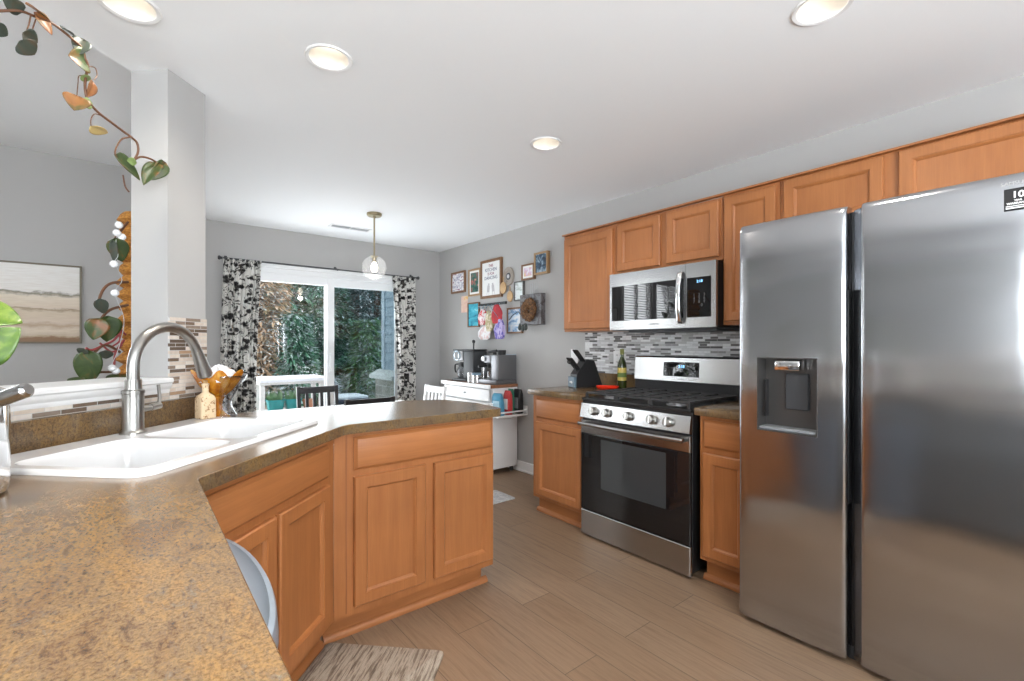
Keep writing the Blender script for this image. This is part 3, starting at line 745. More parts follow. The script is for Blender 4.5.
# ------------------------------------------------------------------ living-room picture
pa = thing('landscape_painting', 'framed pale dune landscape painting on the grey living room wall', 'painting', (-.334, WY - .0005, 1.252))
def paintmat():
    m = mat('dune_painting', (.6, .5, .4), .6)
    n, l, b = nodes(m)
    t = n.new('ShaderNodeTexCoord'); sp = n.new('ShaderNodeSeparateXYZ'); l.new(t.outputs['Object'], sp.inputs[0])
    wob = noise(m, coord(m, (2.5, 1, 5)), 2.5, 6, .65)
    ma = n.new('ShaderNodeMath'); ma.operation = 'MULTIPLY_ADD'; l.new(wob, ma.inputs[0]); ma.inputs[1].default_value = .11; l.new(sp.outputs[2], ma.inputs[2])
    mr = n.new('ShaderNodeMapRange'); mr.inputs['From Min'].default_value = .03; mr.inputs['From Max'].default_value = .68; l.new(ma.outputs[0], mr.inputs[0])
    cr = ramp(m, mr.outputs[0], [(.0, (.22, .13, .07)), (.10, (.26, .15, .08)), (.13, (.52, .42, .31)), (.20, (.66, .57, .46)), (.26, (.46, .34, .24)), (.30, (.62, .52, .42)), (.42, (.60, .50, .38)), (.45, (.34, .26, .18)), (.47, (.64, .54, .43)), (.60, (.70, .62, .52)), (.635, (.20, .18, .13)), (.66, (.74, .72, .69)), (1, (.76, .75, .73))])
    st = noise(m, coord(m, (3, 1, 40)), 3, 4, .6)
    setc(m, mixc(m, .5, cr, ramp(m, st, [(.3, (.85, .8, .75)), (.6, (1.05, 1.05, 1.05))]), 'MULTIPLY'))
    return m
mb = MB(); mb.panel(-.92, 0, 0, .62, [(0, 0), (0, .04), (.012, .04), (.012, .028)]); mb.build('frame', mat('olive_frame', (.15, .125, .085), .5), pa)
mb = MB(); mb.panel(-.907, -.013, .013, .607, [(0, .028), (0, .031)]); mb.build('canvas', paintmat(), pa)

# ------------------------------------------------------------------ refrigerator
fr = thing('refrigerator', 'stainless steel side-by-side refrigerator with dispenser in the left door', 'refrigerator', (2.22, 1.017, 0), -90)
mb = MB(); mb.box(.004, .914, .004, .72, .03, 1.765, .004); mb.box(.02, .90, -.02, .6, .005, .05); mb.build('cabinet', dgrey, fr)
def fdoor(x0, x1, z0, z1, rec=None, name='door', slot=None):
    """door front bowed a little, rounded at the sides and along the top"""
    t = .078
    def sub(a, b, n): return [a + (b - a) * k / n for k in range(n + 1)]
    xs = [0, .0015, .004, .009, .016]
    X = sorted(set([x0 + q for q in xs] + [x1 - q for q in xs] + [round(v, 5) for v in sub(x0 + .016, x1 - .016, 10)] + ([rec[0], rec[1]] if rec else [])))
    zt = [0, .002, .006, .014, .026, .042]
    Z = sorted(set([z1 - q for q in zt] + [z0, z0 + .003, z0 + .008] + [round(v, 5) for v in sub(z0 + .008, z1 - .042, 14)] + ([rec[2], rec[3]] if rec else [])))
    def out_(x, z):
        d = t
        e = min(x - x0, x1 - x, .016) / .016; d -= .010 * (1 - math.sqrt(max(0, 1 - (1 - e) ** 2)))
        e = min(z1 - z, .042) / .042; d -= .030 * (1 - math.sqrt(max(0, 1 - (1 - e) ** 2)))
        e = min(z - z0, .008) / .008; d -= .004 * (1 - e)
        d += .006 * (1 - ((x - (x0 + x1) / 2) / ((x1 - x0) / 2)) ** 2)
        return d
    mb = MB()
    gv = [[mb.v((x, -out_(x, z), z)) for x in X] for z in Z]
    for i in range(len(Z) - 1):
        for j in range(len(X) - 1):
            if rec and X[j] >= rec[0] - 1e-6 and X[j + 1] <= rec[1] + 1e-6 and Z[i] >= rec[2] - 1e-6 and Z[i + 1] <= rec[3] + 1e-6: continue
            mb.f([gv[i][j], gv[i][j + 1], gv[i + 1][j + 1], gv[i + 1][j]], True)
    border = [(X[j], -out_(X[j], Z[0]), Z[0]) for j in range(len(X))] + [(x1, -out_(x1, z), z) for z in Z[1:]] + [(x, -out_(x, z1), z1) for x in X[-2::-1]] + [(x0, -out_(x0, z), z) for z in Z[-2:0:-1]]
    mb.loops([border, [(x, 0, z) for x, y, z in border]], False, True)
    return mb.build(name, fridge_m, fr, 50)
rec = (.083, .318, .868, 1.186)
d1 = fdoor(0, .412, .022, 1.782, rec, 'door')
d2 = fdoor(.458, .918, .022, 1.782, None, 'door')
mb = MB(); t = .080
x0, x1, z0, z1 = rec
mb.loops([[(x0 + i, -y, z0 + i), (x1 - i, -y, z0 + i), (x1 - i, -y, z1 - i), (x0 + i, -y, z1 - i)] for i, y in ((0, .081), (0, .0855), (.004, .0855), (.004, .002))], False, True)
dp = mb.build('dispenser_recess', mat('dispenser_grey', (.10, .095, .092), .35, .6), d1, 20)
mb = MB(); mb.box(x0 + .065, x0 + .165, -.072, -.01, z1 - .055, z1 - .012, .006, 2); mb.build('nozzle_cover', chrome, d1)
mb = MB(); mb.box(x0 + .088, x0 + .180, -.016, -.004, z1 - .225, z1 - .068, .004); mb.build('paddle', dgrey, d1)
mb = MB(); mb.box(x0 + .006, x1 - .006, -.078, -.004, z0 + .005, z0 + .018, .003); mb.build('drip_tray', mgrey, d1)
mb = MB(); mb.box(x0 + .02, x0 + .026, -.06, -.03, z0 + .06, z0 + .22); mb.build('water_lever', black, d1)
mb = MB(); mb.loops([[(.428, -.002, z), (.428, -.040, z), (.4575, -.068, z), (.4575, -.002, z)] for z in (.024, 1.762)], True, True); mb.build('door_edge', fridge_m, d2, 20)
for xx, d in ((.413, d1),):
    mb = MB(); mb.box(xx, xx + .0025, -.060, -.02, .62, 1.455, .0008); mb.build('recessed_handle', black, d)
mb = MB(); mb.box(.414, .4275, -.010, .01, .03, 1.765); mb.build('centre_gasket', black, fr)
sx0, sx1, sz0, sz1 = .836, .897, 1.660, 1.729
mb = MB(); mb.panel(sx0, sx1, sz0, sz1, [(0, .0805), (0, .0825)]); stk = mb.build('sticker', black, d2); stk['label'] = 'black warranty sticker'
text('sticker_text', '10', .028, paper, stk, ((sx0 + sx1) / 2, -.0828, sz1 - .021), bold=.0008)
text('sticker_text', 'YEAR', .007, paper, stk, ((sx0 + sx1) / 2, -.0828, sz1 - .038), bold=.0003)
text('sticker_text', 'WARRANTY', .0088, paper, stk, ((sx0 + sx1) / 2, -.0828, sz1 - .047), bold=.0004)
mb = MB(); mb.panel(sx0 + .004, sx1 - .004, sz0 + .006, sz0 + .0105, [(0, .0824), (0, .0828)]); mb.panel(sx0 + .004, sx1 - .010, sz0 + .013, sz0 + .0155, [(0, .0824), (0, .0828)]); mb.build('sticker_print', paper, stk)
text('logo', 'SAMSUNG', .016, mat('logo_silver', (.62, .62, .62), .3, 1), d2, (.865, -.0815, 1.745))

# ------------------------------------------------------------------ gas range
st = thing('gas_range', 'freestanding stainless steel gas range with black oven door between the base cabinets', 'stove', (2.30, 2.117, 0), -90)
L = .780
mb = MB(); mb.box(0, L, .0, .66, .03, .885, .003); mb.box(.03, L - .03, .04, .6, .0005, .03); mb.build('body', black, st)
mb = MB(); mb.panel(0.002, L - .002, .012, .170, [(0, -.002), (0, .016), (.004, .020)]); mb.build('storage_drawer', steel_m, st)
mb = MB(); mb.panel(.002, L - .002, .176, .668, [(0, -.002), (0, .016), (.004, .020)]); od = mb.build('oven_door', blackgl, st)
mb = MB(); mb.panel(.002, L - .002, .668, .757, [(0, -.002), (0, .017), (.004, .021)]); mb.build('door_top_band', steel_m, od)
mb = MB(); mb.panel(.17, .635, .335, .645, [(0, .0202), (.002, .0206), (.004, .0206)]); mb.build('oven_window', mat('smoked_glass', (.045, .048, .05), .08), od)
mb = MB()
pz = .735
mb.tube(smoothpath([(.02, -.060, pz), (.20, -.066, pz), (.39, -.068, pz), (.58, -.066, pz), (.76, -.060, pz)], 4), .0125, 14)
mb.box(.024, .046, -.058, -.019, pz - .011, pz + .011, .003); mb.box(.734, .756, -.058, -.019, pz - .011, pz + .011, .003); mb.build('oven_handle', steel_m, od)
mb = MB()
mb.loops([[(x, -.018, .766), (x, -.030, .772), (x, -.012, .862), (x, .02, .872), (x, .02, .766)] for x in (.001, L - .001)], True, True); mb.build('control_panel', steel_m, st, 20)
for kx in (.116, .221, .384, .546, .650):
    kb = MB(); kb.M = Matrix.Translation((kx, -.0225, .818)) @ Matrix.Rotation(R(79), 4, 'X')
    kb.lathe([(.028, 0), (.028, .004), (.024, .006), (.023, .028), (.020, .032), (.001, .032)], (0, 0, 0), 24)
    kb.box(-.0055, .0055, -.022, .022, .030, .040, .002); kb.build('knob', nickel, st)
mb = MB(); mb.box(0.001, L - .001, -.012, .556, .882, .897, .004, 2); mb.build('cooktop', black, st)
for bx, by, br_ in ((.16, .12, .05), (.16, .43, .038), (.39, .28, .045), (.62, .12, .05), (.62, .43, .038)):
    mb = MB(); mb.lathe([(br_ + .012, 0), (br_ + .012, .006), (br_, .008), (br_, .016), (br_ - .008, .020), (.001, .021)], (bx, by, .897), 22); mb.build('burner', iron if by > .2 else mat('burner_cap', (.30, .30, .31), .35, .6), st)
for gx0, gx1 in ((.02, .265), (.27, .51), (.515, .76)):
    mb = MB(); zt = .934
    def bar(a, b, z=zt, r=.0065):
        a = Vector(a); b = Vector(b); d = (b - a); 
        if abs(d.x) > abs(d.y): mb.box(min(a.x, b.x), max(a.x, b.x), a.y - r, a.y + r, z - .012, z, .002)
        else: mb.box(a.x - r, a.x + r, min(a.y, b.y), max(a.y, b.y), z - .012, z, .002)
    bar((gx0 + .006, .01), (gx0 + .006, .545)); bar((gx1 - .006, .01), (gx1 - .006, .545))
    for yy in (.014, .115, .20, .285, .37, .455, .541): bar((gx0 + .006, yy), (gx1 - .006, yy))
    bar(((gx0 + gx1) / 2, .02), ((gx0 + gx1) / 2, .55))
    for cx in (gx0 + .006, gx1 - .006):
        for cy in (.014, .285, .541): mb.box(cx - .007, cx + .007, cy - .007, cy + .007, .897, .93)
    mb.build('grate', iron, st)
mb = MB(); mb.box(0.002, L - .002, .555, .66, .885, .990, .004); mb.build('rear_vent', black, st)
mb = MB(); mb.loops([[(x, .562, .988), (x, .550, .995), (x, .562, 1.152), (x, .576, 1.163), (x, .66, 1.163), (x, .66, .988)] for x in (.002, L - .002)], True, True); bgd = mb.build('backguard', steel_m, st, 20)
mb = MB(); mb.M = Matrix.Translation((0, .5505, 1.075)) @ Matrix.Rotation(R(-4.3), 4, 'X'); mb.panel(.245, .500, -.047, .050, [(0, 0), (0, .002)]); dpn = mb.build('display_panel', blackgl, bgd)
blue = emit('display_blue', (.25, .6, 1.0), 1.6)
text('clock', '2:18', .026, blue, dpn, (.383, .5455, 1.095))
greytxt = mat('panel_legend', (.13, .135, .14), .5)
text('panel_print', 'BAKE  BROIL', .013, greytxt, dpn, (.300, .5462, 1.085))
text('panel_print', 'START  OFF', .013, greytxt, dpn, (.455, .5462, 1.060))
text('logo', 'SAMSUNG', .014, lgrey, bgd, (.383, .5495, 1.012))

# ------------------------------------------------------------------ microwave
mw = thing('microwave', 'stainless steel over-the-range microwave mounted above the gas range', 'microwave', (2.60, 2.120, 0), -90)
L = .766
mb = MB(); mb.box(0, L, 0, .36, 1.340, 1.728, .003); mb.build('case', black, mw)
mb = MB(); mb.box(.12, L - .02, .03, .33, 1.325, 1.3395); mb.build('vent_grille', dgrey, mw)
mb = MB()
mb.holed(R4(0, .575, 1.343, 1.727), [R4(.018, .563, 1.404, 1.640)], lambda x, z, d: (x, -.022 + d, z), .021); dr = mb.build('door', steel_m, mw, 20)
mb = MB(); mb.panel(.016, .565, 1.402, 1.642, [(0, .001), (0, .019)]); mb.build('door_glass', blackgl, dr)
mb = MB(); hp = [(.548, -.022, 1.682), (.548, -.042, 1.665), (.548, -.056, 1.60), (.548, -.060, 1.525), (.548, -.056, 1.45), (.548, -.042, 1.385), (.548, -.022, 1.368)]
hp = smoothpath(hp, 4); rows = [[Vector(p) + Vector((.016 * math.cos(t), .009 * math.sin(t), 0)) for t in [2 * math.pi * k / 14 for k in range(14)]] for p in hp]
rv = mb.grid(rows, True, True); mb.f(rv[0]); mb.f(rv[-1]); mb.build('door_handle', chrome, dr)
mb = MB(); mb.holed(R4(.577, L, 1.343, 1.727), [R4(.586, .738, 1.404, 1.640)], lambda x, z, d: (x, -.022 + d, z), .021); cp = mb.build('control_panel', steel_m, mw, 20)
mb = MB(); mb.panel(.585, .739, 1.403, 1.641, [(0, .001), (0, .0185)]); kp = mb.build('keypad', blackgl, cp)
text('clock', '2:18', .022, blue, kp, (.665, -.0195, 1.615))
text('key_print', '1   2   3\n4   5   6\n7   8   9\n     0', .024, greytxt, kp, (.662, -.0190, 1.505))
text('logo', 'SAMSUNG', .016, dgrey, dr, (.36, -.0225, 1.373))

# ------------------------------------------------------------------ things on the right-hand worktop
kb = thing('knife_block', 'black knife block of black-handled knives left of the stove', 'knife block', (2.74, 2.49, ZT), -20)
mb = MB()
prf = [(-.105, .0005), (.12, .0005), (.045, .205), (-.02, .215), (-.105, .10)]
mb.loops([[(x, y, z) for x, z in prf] for y in (-.055, .055)], True, True); mb.build('block', black, kb, 20)
mb = MB(); mb.box(-.128, -.1055, -.052, .052, .0005, .082, .003); fp = mb.build('front_panel', mat('slate_blue_plastic', (.10, .155, .20), .45), kb)
text('logo', 'ninja', .026, paper, fp, (-.1285, 0, .042), (R(90), 0, R(-90)), bold=.0006)
k_dir = Vector((-.62, 0, .78))
for i in range(6):
    for j in range(2):
        if (i + j * 3) % 7 == 5: continue
        b0 = Vector((-.030 - .045 * j, -.042 + .017 * i, .202 - .062 * j))
        mb = MB(); mb.tube([b0 - k_dir * .02, b0 + k_dir * .02, b0 + k_dir * .085, b0 + k_dir * .112], [.0050, .0060, .0078, .0055], 8); mb.build('knife_handle', black, kb)
mb = MB()
for sy in (-.02, .02): mb.tube([Vector((-.075, sy, .13)) + k_dir * .06 + Vector((.022 * math.cos(t), .016 * math.sin(t), .012 * math.sin(t))) + k_dir * .02 for t in [2 * math.pi * k / 14 for k in range(14)]], .005, 7, closed=True)
mb.tube([Vector((-.07, 0, .11)), Vector((-.075, -.02, .13)) + k_dir * .05], .005, 6); mb.tube([Vector((-.07, 0, .11)), Vector((-.075, .02, .13)) + k_dir * .05], .005, 6); mb.build('scissors_handle', black, kb)

ol = thing('oil_bottle', 'dark olive oil bottle with gold label on the worktop beside the range', 'bottle', (2.86, 2.235, ZT))
olg = mat('dark_olive_glass', (.025, .035, .006), .08, Coat_Weight=.4)
mb = MB(); mb.lathe([(.030, .0005), (.034, .005), (.034, .17), (.030, .195), (.016, .225), (.014, .24), (.014, .285), (.001, .286)], (0, 0, 0), 24); mb.build('bottle_body', olg, ol)
mb = MB(); mb.lathe([(.0345, .06), (.0345, .155)], (0, 0, 0), 24, caps=False); mb.build('label', mat('gold_label', (.55, .42, .10), .4), ol)
mb = MB(); mb.lathe([(.0348, .085), (.0348, .118)], (0, 0, 0), 24, caps=False); mb.build('label_band', mat('green_band', (.10, .16, .03), .5), ol)
mb = MB(); mb.lathe([(.0155, .255), (.0155, .296), (.001, .297)], (0, 0, 0), 18); mb.build('cap', mat('olive_cap', (.20, .20, .02), .4), ol)
sr = thing('spoon_rest', 'bright red spoon rest on the worktop in front of the oil bottle', 'spoon rest', (2.70, 2.275, ZT), -60)
redm = mat('red_ceramic', (.75, .03, .01), .15)
mb = MB()
lp0 = [(.055 * math.cos(t) , .04 * math.sin(t)) for t in [2 * math.pi * k / 28 for k in range(28)]]
lp0 = [(x + (.05 if x > .03 else 0), y) for x, y in lp0]
mb.loops([[(x * .8, y * .8, .0005) for x, y in lp0], [(x, y, .012) for x, y in lp0], [(x * 1.08, y * 1.1, .026) for x, y in lp0], [(x * 1.0, y * 1.0, .026) for x, y in lp0], [(x * .8, y * .8, .008) for x, y in lp0]], True, True, True); mb.build('dish', redm, sr, 60)

def plate(label, y0, y1, z0, z1, x, kind):
    t = thing(kind, label, 'outlet', (x, y1, z0), -90); Wd = y1 - y0; H = z1 - z0
    mb = MB(); mb.panel(0, Wd, 0, H, [(0, 0), (0, .004), (.004, .006)]); mb.build('cover_plate', white, t)
    if kind == 'wall_outlet':
        for q in (.27, .73):
            mb = MB(); mb.panel(Wd * .28, Wd * .72, H * (q - .13), H * (q + .13), [(0, .006), (.001, .008)]); s = mb.build('socket', white, t)
            mb = MB(); mb.panel(Wd * .40, Wd * .44, H * (q - .05), H * (q + .05), [(0, .008), (0, .0084)]); mb.panel(Wd * .56, Wd * .60, H * (q - .05), H * (q + .05), [(0, .008), (0, .0084)]); mb.build('slot', dgrey, s)
    else:
        mb = MB(); mb.panel(Wd * .36, Wd * .64, H * .28, H * .72, [(0, .006), (.001, .009)]); mb.build('rocker', white, t)
plate('white switch plate on the grey wall left of the mosaic tile', 2.790, 2.868, 1.085, 1.203, WX - .0005, 'light_switch')
plate('white outlet on the mosaic tile between knife block and oil bottle', 2.320, 2.395, 1.075, 1.192, WX - .0085, 'wall_outlet')

# ------------------------------------------------------------------ bin beside the near worktop
bn = thing('plastic_bin', 'blue-grey plastic bin with a rounded lid standing in front of the sink cabinet', 'bin', (.1, 1.19, 0))
def dshape(k, e=0):
    o = []
    for i in range(25):
        t = R(-90 + 180 * i / 24); x = .012 + (.118 + e) * k * math.cos(t) ** .9 if math.cos(t) > 0 else .012; y = (.345 + e) * k * math.sin(t)
        y = min(y, x - .012 + .215); o.append((x, y))
    return o
mb = MB()
mb.loops([[(x, y, z) for x, y in dshape(k, e)] for k, e, z in ((.86, 0, .0005), (.97, 0, .66), (.97, .012, .672), (1, .004, .716), (1, .001, .722), (.96, -.004, .724), (.93, -.004, .716), (.80, -.01, .700))], True, True, True)
mb.build('bin_body', binm, bn, 40)
mb = MB(); mb.M = Matrix.Translation((.075, -.20, .7015)); mb.lathe([(.007, 0), (.007, .003), (.004, .005), (.001, .005)], (0, 0, 0), 14); mb.build('pivot_screw', chrome, bn)

# ------------------------------------------------------------------ rugs
def rugmat(name, cols, sc, rot):
    m = mat(name, (.5, .5, .5), .9); n = noise(m, coord(m, sc, rot), 6, 6, .7, .4)
    setc(m, ramp(m, n, cols)); bump(m, noise(m, coord(m), 220, 2), .3, .003); return m
rg = rugmat('weathered_wood_print', [(.30, (.07, .05, .036)), (.43, (.19, .145, .11)), (.55, (.42, .36, .29)), (.68, (.15, .115, .085))], (1.2, 14, 1), (0, 0, 0))
mb = MB(); lp = rrect(1.03, 1.85, .475, .968, .02, 4)
mb.loops([[(x, y, .0005) for x, y in lp], [(x, y, .008) for x, y in lp], [(x, y, .011) for x, y in inset(lp, .006)]], True, True); o = mb.build('kitchen_mat', rg); o.rotation_euler = (0, 0, R(45))
tag(o, 'weathered wood-print kitchen mat on the floor before the sink cabinet', 'mat')
mb = MB(); lp = rrect(1.70, 2.395, 2.93, 3.20, .02, 3); mb.loops([[(x, y, .0005) for x, y in lp], [(x, y, .007) for x, y in lp], [(x, y, .009) for x, y in inset(lp, .005)]], True, True)
tag(mb.build('floor_mat', speck('pale_rug', (.60, .60, .60), (.42, .43, .45), 30, .5)), 'pale grey mat on the floor behind the peninsula', 'mat')

# ------------------------------------------------------------------ ceiling fittings
lampm = emit('lamp_lens', (1.0, .94, .84), 2.2)
baff = mat('white_baffle', (.72, .69, .64), .45)
DL = ['recessed ceiling light above the trailing vine', 'recessed ceiling light right of the grey pillar', 'recessed ceiling light above the gas range side of the room', 'recessed ceiling light above the refrigerator', 'added ceiling light over the near worktop, out of view']
for p, lb in zip(LIGHTS, DL):
    t = thing('ceiling_light', lb, 'ceiling light', p, 0, 'recessed ceiling lights')
    mb = MB(); mb.lathe([(.074, .004), (.076, -.003), (.088, -.006), (.092, -.0005), (.092, -.0002)], (0, 0, 0), 40, caps=False); mb.build('trim_ring', white, t)
    mb = MB(); mb.lathe([(.0745, .0), (.066, .05), (.058, .085), (.058, .12)], (0, 0, 0), 40, caps=False); mb.build('baffle', baff, t)
    mb = MB(); mb.lathe([(.001, .081), (.03, .079), (.05, .081), (.0575, .088)], (0, 0, 0), 32, caps=False); mb.build('lamp', lampm, t)
    l = bpy.data.lights.new('downlight', 'SPOT'); l.energy = (14 if p.y < 2 else 7) if p.x > -.2 else 105; l.color = (1, .93, .84) if p.x > -.2 else (1, .92, .82); l.spot_size = R(150 if p.x > -.2 else 95); l.spot_blend = .8; l.shadow_soft_size = .06
    lo = bpy.data.objects.new('downlight', l); lo.location = (p.x, p.y, ZC - .012); COL.objects.link(lo)
pd = thing('pendant_light', 'clear glass globe pendant on an aged brass rod above the dining table', 'pendant light', (1.645, 3.985, ZC))
mb = MB(); mb.lathe([(.064, -.0005), (.064, -.018), (.056, -.026), (.012, -.028), (.012, -.04), (.001, -.04)], (0, 0, 0), 32); mb.build('ceiling_canopy', brass, pd)
mb = MB(); mb.tube([(0, 0, -.03), (0, 0, -.375)], .0075, 12); mb.lathe([(.008, -.372), (.034, -.376), (.034, -.384), (.022, -.388), (.018, -.40), (.018, -.43), (.001, -.43)], (0, 0, 0), 24); mb.build('rod', brass, pd)
prf = [(.032, -.372)] + [(.106 * math.sin(R(a)), -.476 + .106 * math.cos(R(a))) for a in range(20, 180, 8)] + [(.002, -.582)]
mb = MB(); mb.lathe(prf, (0, 0, 0), 40, caps=False); mb.build('glass_globe', mat('milky_globe_glass', (.86, .90, .95), .06, Alpha=.13), pd, 60)
mb = MB(); mb.lathe([(.012, -.428), (.018, -.44), (.030, -.47), (.030, -.49), (.020, -.51), (.001, -.518)], (0, 0, 0), 24); mb.build('bulb', emit('bulb_glow', (1, .90, .76), 5), pd)
l = bpy.data.lights.new('pendant_bulb', 'POINT'); l.energy = 1.2; l.color = (1, .9, .78); l.shadow_soft_size = .03
lo = bpy.data.objects.new('pendant_bulb', l); lo.location = (1.645, 3.985, ZC - .56); COL.objects.link(lo)
vt = thing('ceiling_vent', 'white slotted air vent in the ceiling near the patio door', 'vent', (1.66, 4.61, ZC))
mb = MB(); mb.holed(R4(-.20, .20, -.06, .06), [R4(-.18, -.005, -.042, .042), R4(.005, .18, -.042, .042)], lambda x, y, d: (x, y, -.008 + d), .0075); mb.build('vent_frame', white, vt)
mb = MB()
for k in range(7):
    y = -.038 + .0127 * k
    mb.loops([[(-.18, y, -.006), (-.005, y, -.006), (-.005, y + .009, .004), (-.18, y + .009, .004)], [(-.18, y, -.005), (-.005, y, -.005), (-.005, y + .009, .005), (-.18, y + .009, .005)]], True, True)
    mb.loops([[(.005, y + .009, -.006), (.18, y + .009, -.006), (.18, y, .004), (.005, y, .004)], [(.005, y + .009, -.005), (.18, y + .009, -.005), (.18, y, .005), (.005, y, .005)]], True, True)
mb.build('louvres', lgrey, vt)

# ------------------------------------------------------------------ curtains
def curtmat():
    m = mat('black_floral_curtain', (.8, .78, .74), .85)
    n, l, b = nodes(m)
    c = coord(m, (1, .25, 1))
    a = noise(m, c, 17, 5, .62, 1.6)
    vo = n.new('ShaderNodeTexVoronoi'); vo.feature = 'F1'; vo.inputs['Scale'].default_value = 16; l.new(c, vo.inputs['Vector'])
    wv = noise(m, c, 42, 3, .6, 2.0)
    ma = n.new('ShaderNodeMath'); ma.operation = 'MULTIPLY_ADD'; l.new(wv, ma.inputs[0]); ma.inputs[1].default_value = .55; l.new(vo.outputs['Distance'], ma.inputs[2])
    m1 = ramp(m, ma.outputs[0], [(.52, (.022, .020, .020)), (.60, (.13, .12, .115)), (.66, (.60, .585, .56)), (.70, (.72, .705, .67))])
    m2 = ramp(m, a, [(.44, (.05, .045, .042)), (.475, (1, 1, 1))])
    setc(m, mixc(m, 1, m1, m2, 'MULTIPLY'))
    return m
cm = curtmat()
def curtain(label, x0, x1, xb0, xb1, zt, seed):
    rng = random.Random(seed); N = 64
    t = thing('curtain', label, 'curtain', ((x0 + x1) / 2, WY - .085, 0)); cx = (x0 + x1) / 2
    ph = [rng.uniform(.85, 1.15) for _ in range(40)]
    def row(z, a0, a1, amp):
        return [(a0 + (a1 - a0) * k / N - cx, amp * math.sin(2 * math.pi * (k / N) * 6.5 * (1 + .06 * math.sin(k * .3 + seed))) + .010 * math.sin(k * 1.7 + z * 2), z) for k in range(N + 1)]
    mb = MB(); rows = []
    for i in range(15):
        f = i / 14; z = zt - (zt - .06) * f; q = math.sin(min(1, f * 1.6) * math.pi / 2)
        rows.append(row(z, x0 + (xb0 - x0) * q, x1 + (xb1 - x1) * q, .022 + .014 * q))
    mb.grid(rows); o = mb.build('cloth', cm, t, 180); s = o.modifiers.new('thickness', 'SOLIDIFY'); s.thickness = .0025
curtain('black and white floral curtain at the left of the patio door', .640, .950, .615, .900, 2.048, 2)
curtain('black and white floral curtain at the right of the patio door', 2.305, 2.590, 2.37, 2.590, 2.034, 9)
rod = thing('curtain_rod', 'thin dark curtain rod across the top of the patio door', 'curtain rod', (0, WY - .085, 2.046))
mb = MB(); mb.tube([(.635, 0, 0), (1.70, 0, -.004)], .0085, 10); mb.tube([(1.65, 0, -.004), (2.60, 0, -.008)], .0068, 10); mb.build('rod', dgrey, rod)
for x, z, sg in ((.630, 0, -1), (2.605, -.008, 1)):
    mb = MB(); mb.M = Matrix.Translation((x, 0, z)) @ Matrix.Rotation(R(90 * sg), 4, 'Y'); mb.lathe([(.009, 0), (.014, .004), (.009, .010), (.018, .018), (.021, .026), (.015, .036), (.001, .038)], (0, 0, 0), 16); mb.build('finial', dgrey, rod)
for x in (.665, 1.68, 2.57):
    mb = MB(); mb.tube([(x, .084, .01), (x, .03, .01), (x, .0, -.012)], .006, 8); mb.box(x - .012, x + .012, .076, .0845, -.015, .035, .002); mb.build('bracket', dgrey, rod)

# ------------------------------------------------------------------ dining set
dt = thing('dining_table', 'white dining table behind the peninsula', 'table', (1.27, 3.78, 0))
mb = MB(); mb.box(-.70, .70, -.33, .33, .690, .720, .005, 2); mb.build('table_top', white, dt)
mb = MB(); mb.box(-.62, .62, -.27, .27, .61, .6895); mb.build('apron', white, dt)
for sx in (-1, 1):
    for sy in (-1, 1):
        mb = MB(); mb.box(sx * .62 - .03, sx * .62 + .03, sy * .26 - .03, sy * .26 + .03, .0005, .69, .004); mb.build('leg', white, dt)
def chair(label, loc, rz, m, h=.85):
    c = thing('dining_chair', label, 'chair', loc, rz, 'dining chairs')
    wv = .172
    for sx in (-1, 1):
        mb = MB(); mb.loops([[(sx * wv - .016, y - .014, z), (sx * wv + .016, y - .014, z), (sx * wv + .016, y + .014, z), (sx * wv - .016, y + .014, z)] for y, z in ((.01, .0005), (0, .42), (.012, .6), (.045, h))], True, True); mb.build('rear_leg', m, c)
        mb = MB(); mb.box(sx * wv - .016, sx * wv + .016, -.36, -.328, .0005, .42, .003); mb.build('front_leg', m, c)
    mb = MB(); mb.box(-.185, .185, -.375, .012, .425, .448, .006, 2); mb.build('seat', m, c)
    mb = MB(); mb.loops([[(x, .026 + .008 * (1 - (x / .16) ** 2) * 0, h - .065), (x, .042, h - .065), (x, .052, h - .006), (x, .036, h - .006)] for x in (-.158, .158)], True, True); mb.build('top_rail', m, c)
    mb = MB(); mb.box(-.158, .158, -.004, .014, .50, .535); mb.build('lower_rail', m, c)
    for k in range(4):
        x = -.099 + .066 * k
        mb = MB(); mb.loops([[(x - .014, y - .006, z), (x + .014, y - .006, z), (x + .014, y + .006, z), (x - .014, y + .006, z)] for y, z in ((.005, .535), (.034, h - .065))], True, True); mb.build('back_slat', m, c)
    mb = MB(); mb.box(-.158, .158, -.352, -.338, .36, .42); mb.box(-.180, -.166, -.33, -.012, .36, .42); mb.box(.166, .180, -.33, -.012, .36, .42); mb.build('seat_rail', m, c)
chair('black slat-back chair on the window side of the white dining table', (1.355, 4.60, 0), 0, blackw)
chair('black slat-back chair tucked in on the peninsula side of the dining table', (1.355, 3.395, 0), 180, blackw)
chair('white slat-back chair at the cart end of the dining table', (2.21, 3.98, 0), -90, white)

